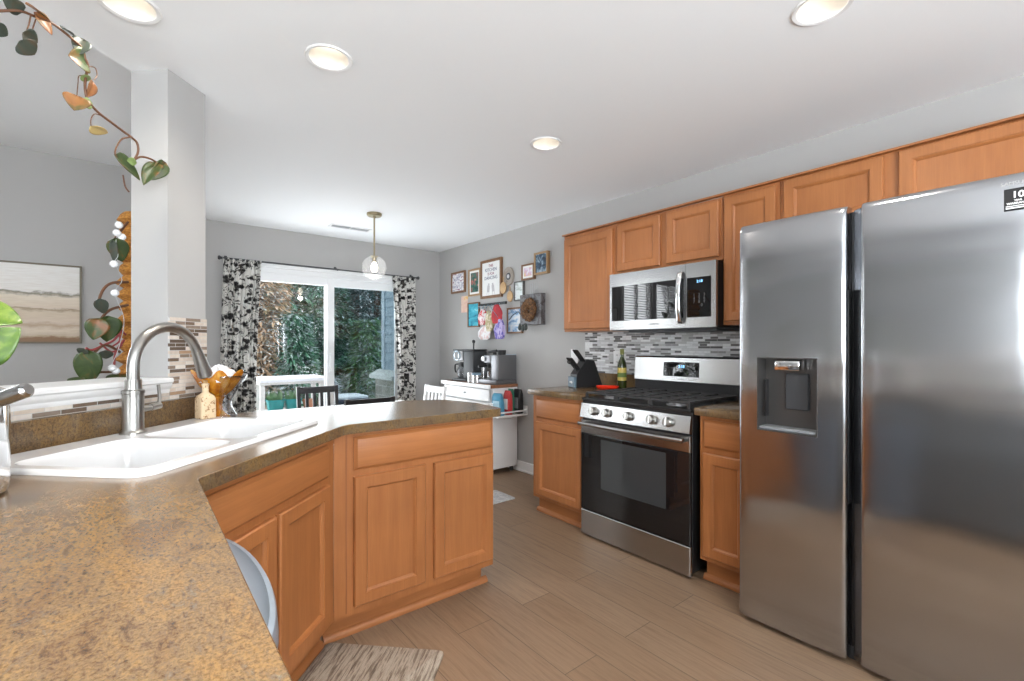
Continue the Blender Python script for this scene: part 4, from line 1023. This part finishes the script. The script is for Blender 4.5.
# ------------------------------------------------------------------ coffee cart and what it carries
ct = thing('coffee_cart', 'white coffee cart with a drawer and brown top against the right wall', 'cart', (2.60, 4.47, 0), -90)
L = .90
mb = MB(); mb.box(0, L, .012, .345, .828, .858, .002); mb.build('wood_top', wood('cart_top_wood', 'x', (.36, .17, .085), (.24, .10, .05)), ct)
mb = MB(); mb.box(0, L, 0, .0118, .822, .860, .002); mb.build('top_front_edge', white, ct)
mb = MB(); mb.box(.03, .05, .03, .345, .05, .8275); mb.box(L - .03, L - .012, .06, .345, .055, .8275); mb.box(.05, L - .03, .33, .345, .05, .8275); mb.box(.05, L - .03, .05, .33, .66, .672); mb.box(.05, L - .03, .05, .33, .06, .08); mb.box(.03, L - .012, .048, .06, .05, .8275); mb.build('carcass', white, ct)
mb = MB(); mb.panel(.048, L - .035, .700, .815, [(0, -.028), (0, -.016), (.003, -.013)]); dw = mb.build('drawer', white, ct)
mb = MB(); mb.tube([(.47, .012, .762), (.47, -.008, .762)], [.004, .011], 12); mb.build('knob', mgrey, dw)
mb = MB(); mb.box(-.005, L + .01, -.03, .05, .645, .690, .004); mb.build('ledge', white, ct)
mb = MB(); mb.panel(.055, L - .035, .075, .64, [(0, -.055), (0, -.04), (.003, -.037)]); mb.build('front_panel', white, ct)
for fx_ in (.06, L - .06):
    for fy in (.07, .31): mb = MB(); mb.lathe([(.02, .0005), (.02, .05)], (fx_, fy, 0), 14); mb.build('foot', dgrey, ct)
# side rack
mb = MB(); mb.box(L - .012, L + .125, .02, .35, .560, .578, .002); mb.box(L + .112, L + .125, .02, .35, .600, .615, .002); mb.box(L - .012, L + .125, .352, .366, .560, .650, .003); mb.box(L + .02, L + .125, .006, .02, .560, .620, .003)
mb.build('side_rack', white, ct)
def cw(a, b, z): return Vector((2.60 + b, 4.47 - a, z))       # a along the cart from its far end, b back from its front
ZK = .8585
cm_ = thing('drip_coffee_maker', 'black drip coffee maker with glass carafe at the far end of the cart', 'coffee maker', cw(.27, .19, ZK), -80); cm_.scale = (1.12, 1.05, 1.12)
mb = MB(); mb.box(-.15, .14, -.10, .10, .0005, .022, .005, 2); mb.build('base', black, cm_)
mb = MB(); mb.box(.0, .14, -.085, .105, .022, .285, .012, 2); mb.build('reservoir', dgrey, cm_)
mb = MB(); mb.box(-.145, .0, -.085, .105, .195, .285, .010, 2); mb.build('brew_head', mat('brushed_grey', (.30, .30, .31), .3, .8), cm_)
mb = MB(); mb.box(-.145, .14, -.085, .105, .285, .300, .005, 2); mb.build('lid', black, cm_)
mb = MB(); mb.M = Matrix.Translation((-.085, -.086, .24)) @ Matrix.Rotation(R(90), 4, 'X'); mb.lathe([(.047, 0), (.047, .008), (.038, .012), (.034, .009)], (0, 0, 0), 28); ring = mb.build('display_ring', mat('pale_blue_chrome', (.55, .65, .72), .2, .7), cm_)
mb = MB(); mb.panel(-.108, -.062, .205, .275, [(0, .094), (0, .0965)]); mb.build('display', blackgl, ring)
mb = MB(); mb.lathe([(.045, .0225), (.066, .04), (.068, .09), (.050, .13), (.044, .135)], (-.072, -.01, 0), 28, caps=False); cf = mb.build('carafe', glass('carafe_glass', (.55, .56, .58), ior=1.6), cm_)
mb = MB(); mb.lathe([(.046, .132), (.05, .14), (.05, .165), (.03, .175), (.001, .176)], (-.072, -.01, 0), 24); mb.build('carafe_lid', black, cf)
mb = MB(); mb.tube(smoothpath([(-.115, -.02, .155), (-.165, -.03, .15), (-.172, -.03, .11), (-.160, -.03, .075)], 4), .008, 8); mb.build('carafe_handle', black, cf)
mb = MB(); mb.tube([(.03, .03, .300), (.03, .03, .365)], .0075, 10); mb.lathe([(.001, .355), (.014, .362), (.017, .374), (.014, .386), (.001, .392)], (.03, .03, 0), 16); mb.build('lid_rod', black, cm_)
esp = mat('espresso_grey', (.20, .20, .21), .32, .7)
em = thing('espresso_machine', 'silver espresso machine with portafilter at the near end of the cart', 'espresso machine', cw(.765, .20, ZK), -86)
mb = MB(); mb.box(-.14, .13, -.14, .13, .0005, .045, .006, 2); mb.build('drip_base', esp, em)
mb = MB(); mb.box(.01, .13, -.10, .13, .045, .285, .008, 2); mb.build('body', esp, em)
mb = MB(); mb.box(-.06, .11, .1305, .146, .03, .29, .004); mb.build('water_tank', mat('pale_blue_tank', (.48, .56, .64), .2), em)
mb = MB(); mb.box(-.115, .0095, -.09, .13, .205, .280, .008, 2); mb.build('group_head', esp, em)
mb = MB(); mb.lathe([(.036, .155), (.038, .195)], (-.075, -.03, 0), 22); mb.tube([(-.09, -.05, .175), (-.115, -.155, .168)], [.009, .013], 10); mb.build('portafilter', black, em)
mb = MB(); mb.lathe([(.04, .285), (.045, .33), (.03, .332), (.001, .332)], (.045, .01, 0), 20); mb.tube([(-.05, 0, .285), (-.05, 0, .315)], .02, 14); mb.tube([(-.08, -.05, .31), (.03, -.04, .325)], .013, 10); mb.build('tamper', black, em)
mb = MB(); mb.lathe([(.034, .046), (.038, .06), (.036, .115), (.040, .122)], (-.075, -.035, 0), 22); jg = mb.build('milk_jug', chrome, em)
mb = MB(); mb.tube(smoothpath([(-.045, -.055, .11), (-.02, -.075, .10), (-.02, -.075, .07), (-.045, -.055, .06)], 4), .005, 7); mb.build('jug_handle', black, jg)
gauge = MB(); gauge.M = Matrix.Translation((-.11, -.1005, .245)) @ Matrix.Rotation(R(90), 4, 'X'); gauge.lathe([(.025, 0), (.025, .006), (.001, .006)], (0, 0, 0), 20); gauge.build('gauge', white, em)
tinm = mat('tin', (.62, .62, .62), .25, .9)
for a, b, r_, h_, lb in ((.490, .075, .046, .098, 'low tin canister in front, nearer the coffee maker'), (.585, .070, .044, .092, 'low tin canister with blue lid nearer the espresso machine'), (.455, .245, .036, .150, 'tall tin canister at the back of the cart beside the coffee maker')):
    cn_ = thing('tin_canister', lb, 'canister', cw(a, b, ZK))
    mb = MB(); mb.lathe([(r_ - .003, .0005), (r_, .004), (r_, h_), (r_ - .004, h_ + .001)], (0, 0, 0), 24); mb.build('tin_body', tinm, cn_)
    mb = MB(); mb.lathe([(r_ + .002, h_ - .012), (r_ + .002, h_ + .004), (r_ - .01, h_ + .012), (.001, h_ + .014)], (0, 0, 0), 24); mb.build('lid', mat('dusty_blue_lid', (.16, .25, .33), .4) if 'blue' in lb else tinm, cn_)
mb = MB(); lp = rrect(-.13, .13, -.05, .05, .01, 3)
# bags and bottles in the side rack
def bag(name, label, cat, a, b, w_, d_, h_, m, rz, tilt=0, top=True, band=None):
    t = thing(name, label, cat, cw(a, b, .579), rz)
    mb = MB(); rows = []
    for f, k, q in ((0, .92, 1), (.05, 1, 1), (.5, 1.03, 1.05), (.8, 1, .9), (.93, .96, .45), (1, .94, .12)):
        rows.append([(x * k + tilt * f, y * q, .0005 + h_ * f) for x, y in rrect(-w_ / 2, w_ / 2, -d_ / 2, d_ / 2, min(w_, d_) * .2, 3)])
    mb.loops(rows, True, True, True); o = mb.build('pouch', m, t, 60)
    if band:
        mb = MB(); mb.loops([[(x * k + tilt * f, y * q * 1.03 - .0008, h_ * f) for x, y in rrect(-w_ * .36, w_ * .36, -d_ / 2, d_ / 2, .004, 2)] for f, k, q in ((.22, 1.02, 1.02), (.5, 1.03, 1.05), (.66, 1.02, 1.0))], True, True, True); mb.build('label_patch', band, t)
    return t
bag('coffee_bag', 'red and white coffee bag in the rack on the side of the cart', 'bag', .955, .175, .085, .055, .225, mat('red_foil', (.55, .05, .05), .35), -90, 0, True, paper)
bag('coffee_bag', 'black coffee bag with white print in the rack beside the wall', 'bag', .960, .295, .105, .06, .235, mat('black_foil', (.02, .021, .023), .35), -90, 0, True, mgrey)
bag('snack_pouch', 'bright blue pouch at the front end of the cart rack', 'pouch', .950, .070, .115, .055, .205, mat('blue_foil', (.08, .32, .50), .3), -80, -.02, True, mat('pale_blue_print', (.45, .68, .80), .4))
bag('tea_bag_pack', 'tall dark green pack standing behind the red and white bag', 'packet', .918, .235, .10, .02, .238, mat('green_pack', (.03, .20, .13), .4), -90)

# ------------------------------------------------------------------ gallery on the right wall
def pict(label, y0, y1, z0, z1, fm, fw=.018, depth=.02, art=None, mat_w=0, name='picture_frame', cat='picture'):
    t = thing(name, label, cat, (WX - .0005, y1, z0), -90); Wd = y1 - y0; H = z1 - z0
    mb = MB(); mb.panel(0, Wd, 0, H, [(0, 0), (0, depth), (.002, depth + .001), (fw - .002, depth + .001), (fw, depth - .001), (fw, depth - .008)]); mb.build('frame', fm, t, 25)
    mb = MB(); mb.panel(fw - .001, Wd - fw + .001, fw - .001, H - fw + .001, [(0, depth - .009), (0, depth - .007)]); mb.build('print', paper if art is None or mat_w else art, t)
    if art is not None and mat_w:
        mb = MB(); mb.panel(fw + mat_w, Wd - fw - mat_w, fw + mat_w, H - fw - mat_w, [(0, depth - .0072), (0, depth - .0062)]); mb.build('artwork', art, t)
    return t, Wd, H, depth - .0065
def artm(name, stops, sc=(1, 1, 1), scale=14, dist=.5):
    m = mat(name, (.5, .5, .5), .6); setc(m, ramp(m, noise(m, coord(m, sc), scale, 3, .6, dist), stops)); return m
a1 = artm('lettered_print', [(.36, (.30, .13, .22)), (.42, (.80, .80, .82)), (.52, (.80, .80, .82)), (.56, (.16, .17, .33)), (.62, (.75, .72, .74))], (1.2, 1, 2.6), 13, .2)
pict('small walnut-framed colourful lettered print, farthest along the gallery wall', 4.539, 4.836, 1.851, 2.100, walnut, .022, .02, a1)
a2 = artm('dark_green_print', [(.35, (.02, .07, .06)), (.5, (.05, .16, .12)), (.58, (.36, .08, .08)), (.68, (.62, .5, .35))], (1, 1, 1), 16)
pict('oak-framed portrait print of dark green and red left of the big poster', 4.230, 4.464, 1.789, 2.090, oak, .020, .02, a2, .022)
t, Wd, H, dpt = pict('large walnut-framed poster about dancing in the kitchen', 3.843, 4.219, 1.741, 2.152, walnut, .028, .024)
ink = mat('plum_ink', (.30, .10, .14), .6); inkb = mat('slate_ink', (.22, .23, .30), .6)
for k, (tx, szz) in enumerate((('THIS', .040), ('KITCHEN', .050), ('IS FOR', .040), ('DANCING', .050))):
    text('poster_text', tx, szz, ink if k % 2 == 0 else inkb, t, (Wd / 2, -dpt - .0008, H - .068 - .043 * k), bold=.0005)
mb = MB()
for cx, tl_ in ((Wd * .38, .15), (Wd * .60, -.15)):
    mb.M = Matrix.Translation((cx, -dpt, .10)) @ Matrix.Rotation(tl_, 4, 'Y')
    mb.panel(-.022, .022, -.035, .035, [(0, 0), (.004, .001)]); mb.panel(-.014, .014, .035, .058, [(0, 0), (.003, .001)]); mb.panel(-.020, -.015, -.065, -.035, [(0, 0), (0, .001)]); mb.panel(.015, .020, -.065, -.035, [(0, 0), (0, .001)])
mb.build('poster_figures', mat('soft_grey_ink', (.50, .48, .50), .6), t)
a4 = artm('pale_note', [(.4, (.45, .50, .48)), (.5, (.72, .76, .76))], (1, 1, 4), 10)
pict('small dark narrow frame with pale text right of the wooden discs', 3.493, 3.638, 1.677, 1.870, mat('charcoal_frame', (.10, .095, .09), .5), .012, .022, a4)
a5 = artm('pink_print', [(.4, (.78, .76, .78)), (.52, (.62, .40, .60)), (.6, (.75, .55, .30))], (1, 1, 1), 16)
pict('small walnut-framed print with purple figure below the upper right frame', 3.331, 3.514, 1.868, 2.020, walnut, .016, .03, a5, .02)
a6 = artm('blue_dark_print', [(.38, (.02, .035, .06)), (.5, (.06, .11, .17)), (.62, (.32, .42, .50))], (1, 1, 1), 18)
pict('oak-framed dark blue print, highest at the right of the gallery wall', 3.137, 3.323, 1.900, 2.105, oak, .018, .034, a6)
a7 = artm('teal_print', [(.38, (.01, .12, .20)), (.48, (.03, .32, .44)), (.62, (.08, .48, .60)), (.72, (.55, .75, .72))], (1, 1, 2), 7)
pict('dark-framed teal sea picture left of the hanging ornaments', 4.255, 4.480, 1.440, 1.715, walnut, .014, .02, a7)
a8 = artm('blue_white_print', [(.42, (.78, .80, .82)), (.50, (.55, .68, .80)), (.58, (.12, .28, .50)), (.66, (.75, .78, .82))], (1, 1, 1.4), 8)
t, Wd, H, dpt = pict('walnut-framed blue and white picture with a dark branch, below the narrow frame', 3.514, 3.751, 1.355, 1.615, walnut, .018, .024, a8)
mb = MB(); mb.tube(smoothpath([(.03, -dpt - .002, H * .52), (Wd * .4, -dpt - .002, H * .70), (Wd * .75, -dpt - .002, H * .82), (Wd - .03, -dpt - .002, H * .72)], 4), .004, 6); mb.build('branch_motif', black, t)
t = thing('pink_note', 'small pink and orange card on the wall below the first print', 'card', (WX - .0005, 4.636, 1.615), -90)
mb = MB(); mb.panel(0, .137, 0, .190, [(0, 0), (0, .003)]); mb.build('card', artm('pink_card', [(.4, (.72, .45, .36)), (.55, (.76, .56, .46)), (.66, (.80, .52, .16))], (1, 1, 1.6), 10), t)
# wooden discs
for (u, v, ry, rz_, dep, m, nm, lb, mb2) in ((508.6, 276.4, .082, .096, .02, mat('greywash_ring', (.32, .28, .24), .6), 'wall_medallion', 'large round medallion with dark ring beside the poster', True), (504.6, 288, .050, .062, .012, bamboo, 'wooden_disc', 'light wooden disc, upper of the two below the medallion', False), (509.7, 296.4, .046, .056, .012, bamboo, 'wooden_disc', 'light wooden disc, lower of the two below the medallion', False)):
    c = on_x(u, v, WX - .01); off = {'wall_medallion': 0, 'wooden_disc': 0}[nm]
    t = thing(nm, lb, 'wall decoration', (WX - .0005 - (0 if mb2 else (.021 if 'upper' in lb else .0)), c.y, c.z), -90)
    mb = MB(); mb.M = Matrix.Rotation(R(90), 4, 'X')
    if mb2:
        mb.lathe([(1.0 * ry, 0), (1.0 * ry, dep), (.60 * ry, dep), (.55 * ry, dep * .6), (.001, dep * .6)], (0, 0, 0), 32, sy=rz_ / ry); mb.build('ring', m, t)
        mb = MB(); mb.M = Matrix.Rotation(R(90), 4, 'X'); mb.lathe([(.036, dep * .6), (.036, dep * .75), (.001, dep * .8)], (0, 0, 0), 24); mb.build('centre', mat('clock_dark', (.06, .06, .07), .5), t)
        mb = MB(); mb.M = Matrix.Rotation(R(90), 4, 'X'); mb.lathe([(.020, dep * .8), (.020, dep * .86), (.001, dep * .86)], (0, 0, 0), 20); mb.build('boss', lgrey, t)
    else:
        mb.lathe([(ry - .003, 0), (ry, .003), (ry, dep - .003), (ry - .003, dep), (.001, dep)], (0, 0, 0), 28, sy=rz_ / ry); mb.build('disc', m, t)
        mb = MB(); mb.box(-.004, .004, -.009, -.003, rz_ * .9, rz_ + .05, .001); mb.build('handle', bamboo, t)
# hook rail and the cloth ornaments hanging from it
rk = thing('hook_rail', 'black rail of hooks on the gallery wall', 'hook rail', (WX - .0005, 4.25, 1.674), -90)
mb = MB(); mb.box(0, .475, -.02, 0, -.014, .014, .003); mb.build('rail', black, rk)
hooks = [.035 + .068 * k for k in range(6)]
for hx in hooks:
    mb = MB(); mb.tube(smoothpath([(hx, -.019, -.004), (hx, -.032, -.018), (hx, -.040, -.036), (hx, -.048, -.026)], 3), .0035, 6); mb.build('hook', mat('blue_steel_hook', (.14, .28, .36), .3, .8), rk)
def blobmat(n_, a, b): m = mat(n_, a, .7); setc(m, ramp(m, noise(m, coord(m), 22, 3, .6, .6), [(.44, a), (.5, b)])); return m
items = [('red and white cloth ornament at the left of the hook rail', 482.5, 317, .085, .085, blobmat('red_white_cloth', (.62, .04, .05), (.80, .74, .74))),
         ('cream cloth ornament hanging mid rail', 488.5, 321, .070, .110, blobmat('cream_cloth', (.70, .62, .48), (.42, .36, .20))),
         ('bright red cloth ornament right of the rail middle', 496.5, 314, .090, .095, blobmat('red_cloth', (.52, .02, .03), (.35, .02, .03))),
         ('olive and tan cloth ornament below the bright red one', 494, 323, .075, .075, blobmat('olive_cloth', (.30, .25, .13), (.50, .42, .30))),
         ('pink and white cloth ornament lowest at the left', 485, 333, .115, .070, blobmat('pink_cloth', (.72, .52, .50), (.80, .78, .78))),
         ('blue and purple cloth ornament lowest at the right', 500, 329, .090, .100, blobmat('purple_cloth', (.13, .10, .40), (.45, .38, .62)))]
for i, (lb, u, v, rw, hh, m) in enumerate(items):
    xo = WX - .035 - .032 * (i % 3)
    c = on_x(u, v, xo)
    t = thing('cloth_ornament', lb, 'ornament', c, -90, 'cloth ornaments on the hook rail')
    mb = MB(); rng = random.Random(i + 20); rows = []
    for j in range(9):
        f = j / 8; ra = rw * (math.sin(math.pi * (.12 + .80 * f)) ** .6) * (1.05 - .35 * f)
        rows.append([(ra * math.cos(a) * (1 + .30 * math.sin(3 * a + i)) * rng.uniform(.9, 1.1), .015 * math.sin(a) * rng.uniform(.8, 1.1), -hh + 2 * hh * f) for a in [2 * math.pi * k / 18 for k in range(18)]])
    rv = mb.grid(rows, True, True); mb.f(rv[0]); mb.f(rv[-1]); mb.build('padded_cloth', m, t, 80)
    mb = MB(); mb.tube([(0, 0, hh - .01), (4.25 - hooks[i] - c.y if False else c.y - (4.25 - hooks[i]), xo - (WX - .045), 1.645 - c.z)], .002, 5); mb.build('hanging_ribbon', [lgrey, mat('blue_ribbon', (.12, .30, .38), .5)][i % 2], t)
# board with a brown wreath at the end of the gallery
wb = thing('wreath_board', 'grey hanging board with a brown round wreath, right end of the gallery wall', 'wall decoration', (WX - .0005, 3.499, 1.430), -90)
mb = MB(); mb.box(.0, .302, -.06, 0, 0, .292, .004); mb.build('board', speck('weathered_board', (.17, .17, .18), (.08, .07, .07), 14, .48), wb)
wrm = mat('dried_wreath', (.22, .10, .035), .8); setc(wrm, ramp(wrm, noise(wrm, coord(wrm), 60, 4, .7), [(.38, (.03, .014, .006)), (.55, (.15, .065, .02)), (.72, (.30, .17, .06))]))
mb = MB(); rng = random.Random(4); rows = []
for j in range(40):
    A = 2 * math.pi * j / 40; cc = Vector((.150 + .062 * math.cos(A), -.078, .140 + .066 * math.sin(A))); rd = Vector((math.cos(A), 0, math.sin(A)))
    rows.append([cc + rd * (.044 * math.cos(b) * rng.uniform(.8, 1.25)) + Vector((0, -.020 * math.sin(b) * rng.uniform(.8, 1.3), 0)) for b in [2 * math.pi * k / 10 for k in range(10)]])
rows.append(rows[0]); mb.grid(rows, True, True); mb.build('wreath', wrm, wb, 20)
mb = MB(); mb.lathe([(.001, 0), (.03, .004), (.02, .02), (.001, .03)], (.150, -.085, .140), 12); mb.build('wreath_centre', wrm, wb)
for hx in (.10, .165):
    mb = MB(); mb.tube([(hx, -.012, .29), (hx, -.012, .40), (hx + .03, -.012, .40), (hx + .03, -.012, .29)], .002, 5); mb.build('hanging_wire', lgrey, wb)
for k in range(3):
    mb = MB(); mb.lathe([(.001, -.035), (.016, -.02), (.018, .0), (.008, .03), (.001, .04)], (.03 + .045 * k, -.085, -.02 - .01 * (k % 2)), 10); mb.build('dried_pod', mat('dark_green_pod', (.05, .06, .055), .6), wb)

# ------------------------------------------------------------------ outside the patio door
snow = mat('snow', (.86, .88, .92), .7); bump(snow, noise(snow, coord(snow), 4, 4), .4, .05)
mb = MB(); N = 24
mb.grid([[(-14 + 28 * i / N, WY + .16 + 16 * j / N, -.20 + .03 * math.sin(i * 1.3) * math.sin(j * 1.7)) for i in range(N + 1)] for j in range(N + 1)])
struct(mb.build('ground', snow))
def firmat(name, a, b, c):
    m = mat(name, a, .7); n, l, bs = nodes(m)
    col = ramp(m, noise(m, coord(m), 5, 4, .6), [(.3, a), (.55, b), (.75, c)])
    g = n.new('ShaderNodeNewGeometry'); sp = n.new('ShaderNodeSeparateXYZ'); l.new(g.outputs['Normal'], sp.inputs[0])
    ab = n.new('ShaderNodeMath'); ab.operation = 'ABSOLUTE'; l.new(sp.outputs[2], ab.inputs[0])
    ns = noise(m, coord(m), 14, 3, .6)
    mu = n.new('ShaderNodeMath'); mu.operation = 'MULTIPLY'; l.new(ab.outputs[0], mu.inputs[0]); l.new(ns, mu.inputs[1])
    fac = ramp(m, mu.outputs[0], [(.46, (0, 0, 0)), (.56, (1, 1, 1))])
    setc(m, mixc(m, fac, col, (.70, .80, .84)))
    return m
fir_a = firmat('cedar_foliage', (.035, .13, .085), (.075, .22, .13), (.20, .32, .18))
fir_b = firmat('dark_pine_foliage', (.022, .065, .070), (.045, .12, .115), (.10, .20, .18))
fir_c = firmat('light_arborvitae_foliage', (.09, .22, .10), (.18, .36, .16), (.34, .50, .28))
fir_d = firmat('browned_cedar_foliage', (.40, .25, .14), (.58, .42, .27), (.25, .32, .14))
bark = mat('bark', (.10, .06, .04), .9)
def tree(name, label, x, y, h, r, m, n, seed, cone=.8, sz=.115):
    n = int(n * 1.7)
    rng = random.Random(seed); t = thing(name, label, 'tree', (x, y, -.2), 0, 'evergreens beyond the patio')
    mb = MB(); mb.tube([(0, 0, 0), (.02, .02, h * .5), (0, 0, h * .97)], [.09, .06, .01], 8); mb.build('trunk', bark, t)
    mb = MB()
    for k in range(n):
        f = rng.random() ** 1.15; z = .15 + f * (h - .15); rad = r * (1 - cone * f) * math.sqrt(rng.uniform(.18, 1)); a = rng.uniform(0, 2 * math.pi)
        c = Vector((rad * math.cos(a), rad * math.sin(a), z)); o_ = Vector((math.cos(a), math.sin(a), rng.uniform(-.6, .25))).normalized()
        sd = o_.cross(Vector((0, 0, 1))).normalized(); sd = (sd + Vector((rng.uniform(-.5, .5), rng.uniform(-.5, .5), rng.uniform(-.7, .7)))).normalized(); s_ = sz * rng.uniform(.6, 1.3)
        for q in (-1, 0, 1):
            d = (o_ + sd * q * .8).normalized(); p1 = c + d * s_; p2 = p1 + d * s_ * .5 - Vector((0, 0, s_ * .25)); wv = d.cross(o_ if q else sd)
            wv = (sd if not q else o_.cross(d).cross(d)).normalized() * s_ * .17 if q == 0 else (Vector((0, 0, 1)).cross(d)).normalized() * s_ * .17
            mb.quad(c, c + d * s_ * .55 + wv, p2, c + d * s_ * .55 - wv)
    mb.build('foliage', m, t, 180, merge=False)
TR = [('cedar_tree', 'snow-dusted green cedar filling the left door pane', 2.25, 9.0, 5.6, 1.25, fir_a, 4200, 1), ('cedar_tree', 'browned cedar at the left edge of the door beside the curtain', 1.42, 7.8, 4.4, .62, fir_d, 3000, 2),
      ('pine_tree', 'dark pine filling the right door pane', 4.05, 9.7, 6.0, 1.35, fir_b, 4200, 3), ('arborvitae', 'light green arborvitae standing low before the dark pine', 3.03, 7.6, 1.85, .45, fir_c, 1700, 4),
      ('cedar_tree', 'tall cedar farther back, left of the snow-dusted one', 2.1, 11.3, 6.5, 1.9, fir_a, 4600, 5), ('pine_tree', 'tall dark pine between the two door panes, farther back', 3.3, 12.4, 7.0, 1.7, fir_b, 3800, 6), ('pine_tree', 'dark pine behind the neighbouring house corner', 6.2, 12.2, 6.8, 1.7, fir_b, 2600, 8),
      ('cedar_tree', 'broad cedar in the back row, left of the pines', 2.3, 14.6, 7.0, 2.6, fir_a, 4200, 21, .45, .22), ('pine_tree', 'broad pine in the back row, behind the dark pine', 5.6, 15.0, 7.5, 2.8, fir_b, 4200, 22, .45, .22),
      ('cedar_tree', 'green cedar behind the white garden stand', 1.85, 7.45, 1.9, .42, fir_a, 1300, 11), ('frosted_shrub', 'frosted bare shrub behind the dark deck box', 2.33, 7.42, .95, .14, snow, 200, 13)]
for a in TR: tree(*a)
# siding wing of the house
sd = mat('blue_grey_siding', (.33, .40, .45), .55)
mb = MB(); z = .72
for k in range(20):
    zz = .92 + .115 * k; mb.loops([[(2.56, y, zz), (2.535, y, zz), (2.552, y, zz + .117), (2.58, y, zz + .117)] for y in (WY + .145, 5.86)], True, True)
mb.box(2.56, 3.4, WY + .145, 5.86, -.2, 3.2); sdw = struct(mb.build('wall_siding', sd))
mb = MB(); mb.box(2.525, 2.60, 5.80, 5.885, .92, 3.2, .004); mb.build('corner_board', mat('pale_corner_board', (.50, .57, .62), .5), sdw)
stn = mat('ashlar_stone', (.30, .28, .24), .8); n_, l_, b_ = nodes(stn)
br = n_.new('ShaderNodeTexBrick'); t_ = n_.new('ShaderNodeTexCoord'); s_ = n_.new('ShaderNodeSeparateXYZ'); c_ = n_.new('ShaderNodeCombineXYZ'); ad = n_.new('ShaderNodeMath'); l_.new(t_.outputs['Object'], s_.inputs[0]); l_.new(s_.outputs[0], ad.inputs[0]); l_.new(s_.outputs[1], ad.inputs[1]); l_.new(ad.outputs[0], c_.inputs[0]); l_.new(s_.outputs[2], c_.inputs[1])
for k, v in (('Scale', 1), ('Brick Width', .24), ('Row Height', .12), ('Mortar Size', .006)): br.inputs[k].default_value = v
br.inputs['Color1'].default_value = (.24, .22, .18, 1); br.inputs['Color2'].default_value = (.40, .37, .30, 1); br.inputs['Mortar'].default_value = (.5, .48, .44, 1); l_.new(c_.outputs[0], br.inputs['Vector']); l_.new(br.outputs[0], b_.inputs['Base Color'])
mb = MB(); mb.box(2.46, 2.559, WY + .145, 5.92, -.2, .81); struct(mb.build('wall_stone_base', stn))
mb = MB(); mb.loops([[(2.40, y, .81), (2.40, y, .855), (2.52, y, .92), (2.559, y, .92), (2.559, y, .81)] for y in (WY + .145, 5.98)], True, True); struct(mb.build('trim_3', mat('pale_stone_cap', (.66, .66, .62), .7)))
# white garden stand with pots
gs = thing('garden_stand', 'white two-tier garden stand covered with snow outside the patio door', 'garden stand', (1.50, 6.3, -.19))
wp = mat('weathered_white_wood', (.74, .73, .70), .6)
mb = MB(); mb.box(-.37, .37, -.2, .2, .955, .985, .003); mb.build('top_shelf', wp, gs)
mb = MB(); mb.box(-.35, .35, -.18, .18, .60, .63, .003); mb.build('lower_shelf', wp, gs)
for sx in (-1, 1):
    for sy in (-1, 1): mb = MB(); mb.box(sx * .335 - .025, sx * .335 + .025, sy * .165 - .025, sy * .165 + .025, -.008, .955, .003); mb.build('leg', wp, gs)
mb = MB(); lp = rrect(-.38, .38, -.21, .21, .03, 4); mb.loops([[(x, y, .9855) for x, y in lp], [(x, y, 1.02) for x, y in inset(lp, .005)], [(x, y, 1.04) for x, y in inset(lp, .03)]], True, True, True); mb.build('snow_cover', snow, gs)
teal = mat('teal_plastic', (.02, .30, .30), .4)
for k, (x, lb) in enumerate(((-.17, 'left teal planter tub on the garden stand lower shelf'), (.03, 'right teal planter tub on the garden stand lower shelf'))):
    t = thing('planter_tub', lb, 'planter', (1.50 + x, 6.25, .441)); mb = MB()
    mb.loops([[(a, b, z) for a, b in rrect(-w_, w_, -w_ * .8, w_ * .8, .02, 3)] for w_, z in ((.075, .0005), (.092, .12), (.098, .12), (.098, .135), (.086, .135), (.080, .10))], True, True, True); mb.build('tub', teal, t)
    mb = MB(); rng = random.Random(k)
    for q in range(60):
        c = Vector((rng.uniform(-.07, .07), rng.uniform(-.05, .05), .10)); e_ = c + Vector((rng.uniform(-.05, .05), rng.uniform(-.05, .05), rng.uniform(.06, .16))); mb.quad(c, c + (e_ - c) * .5 + Vector((.01, 0, 0)), e_, c + (e_ - c) * .5 - Vector((.01, 0, 0)))
    mb.build('seedlings', fir_c, t, 180, merge=False)
tr = thing('terracotta_pot', 'terracotta pot beside the teal tubs on the garden stand', 'pot', (1.71, 6.25, .441)); mb = MB(); mb.lathe([(.05, .0005), (.065, .09), (.072, .09), (.072, .115), (.06, .115), (.055, .08), (.001, .08)], (0, 0, 0), 20); mb.build('pot_body', mat('terracotta', (.50, .20, .10), .8), tr)
db = thing('deck_box', 'dark blue deck box topped with snow beyond the right door pane', 'storage box', (2.44, 6.85, -.19))
mb = MB(); mb.box(-.34, .20, -.25, .25, .0005, .62, .01); mb.build('box_body', mat('navy_plastic', (.03, .045, .075), .5), db)
mb = MB(); mb.box(-.36, .22, -.27, .27, .62, .66, .01); mb.build('lid', mat('slate_lid', (.06, .08, .12), .5), db)
mb = MB(); mb.box(-.34, .20, -.25, .25, .66, .70, .015, 2); mb.build('snow_cover', snow, db)
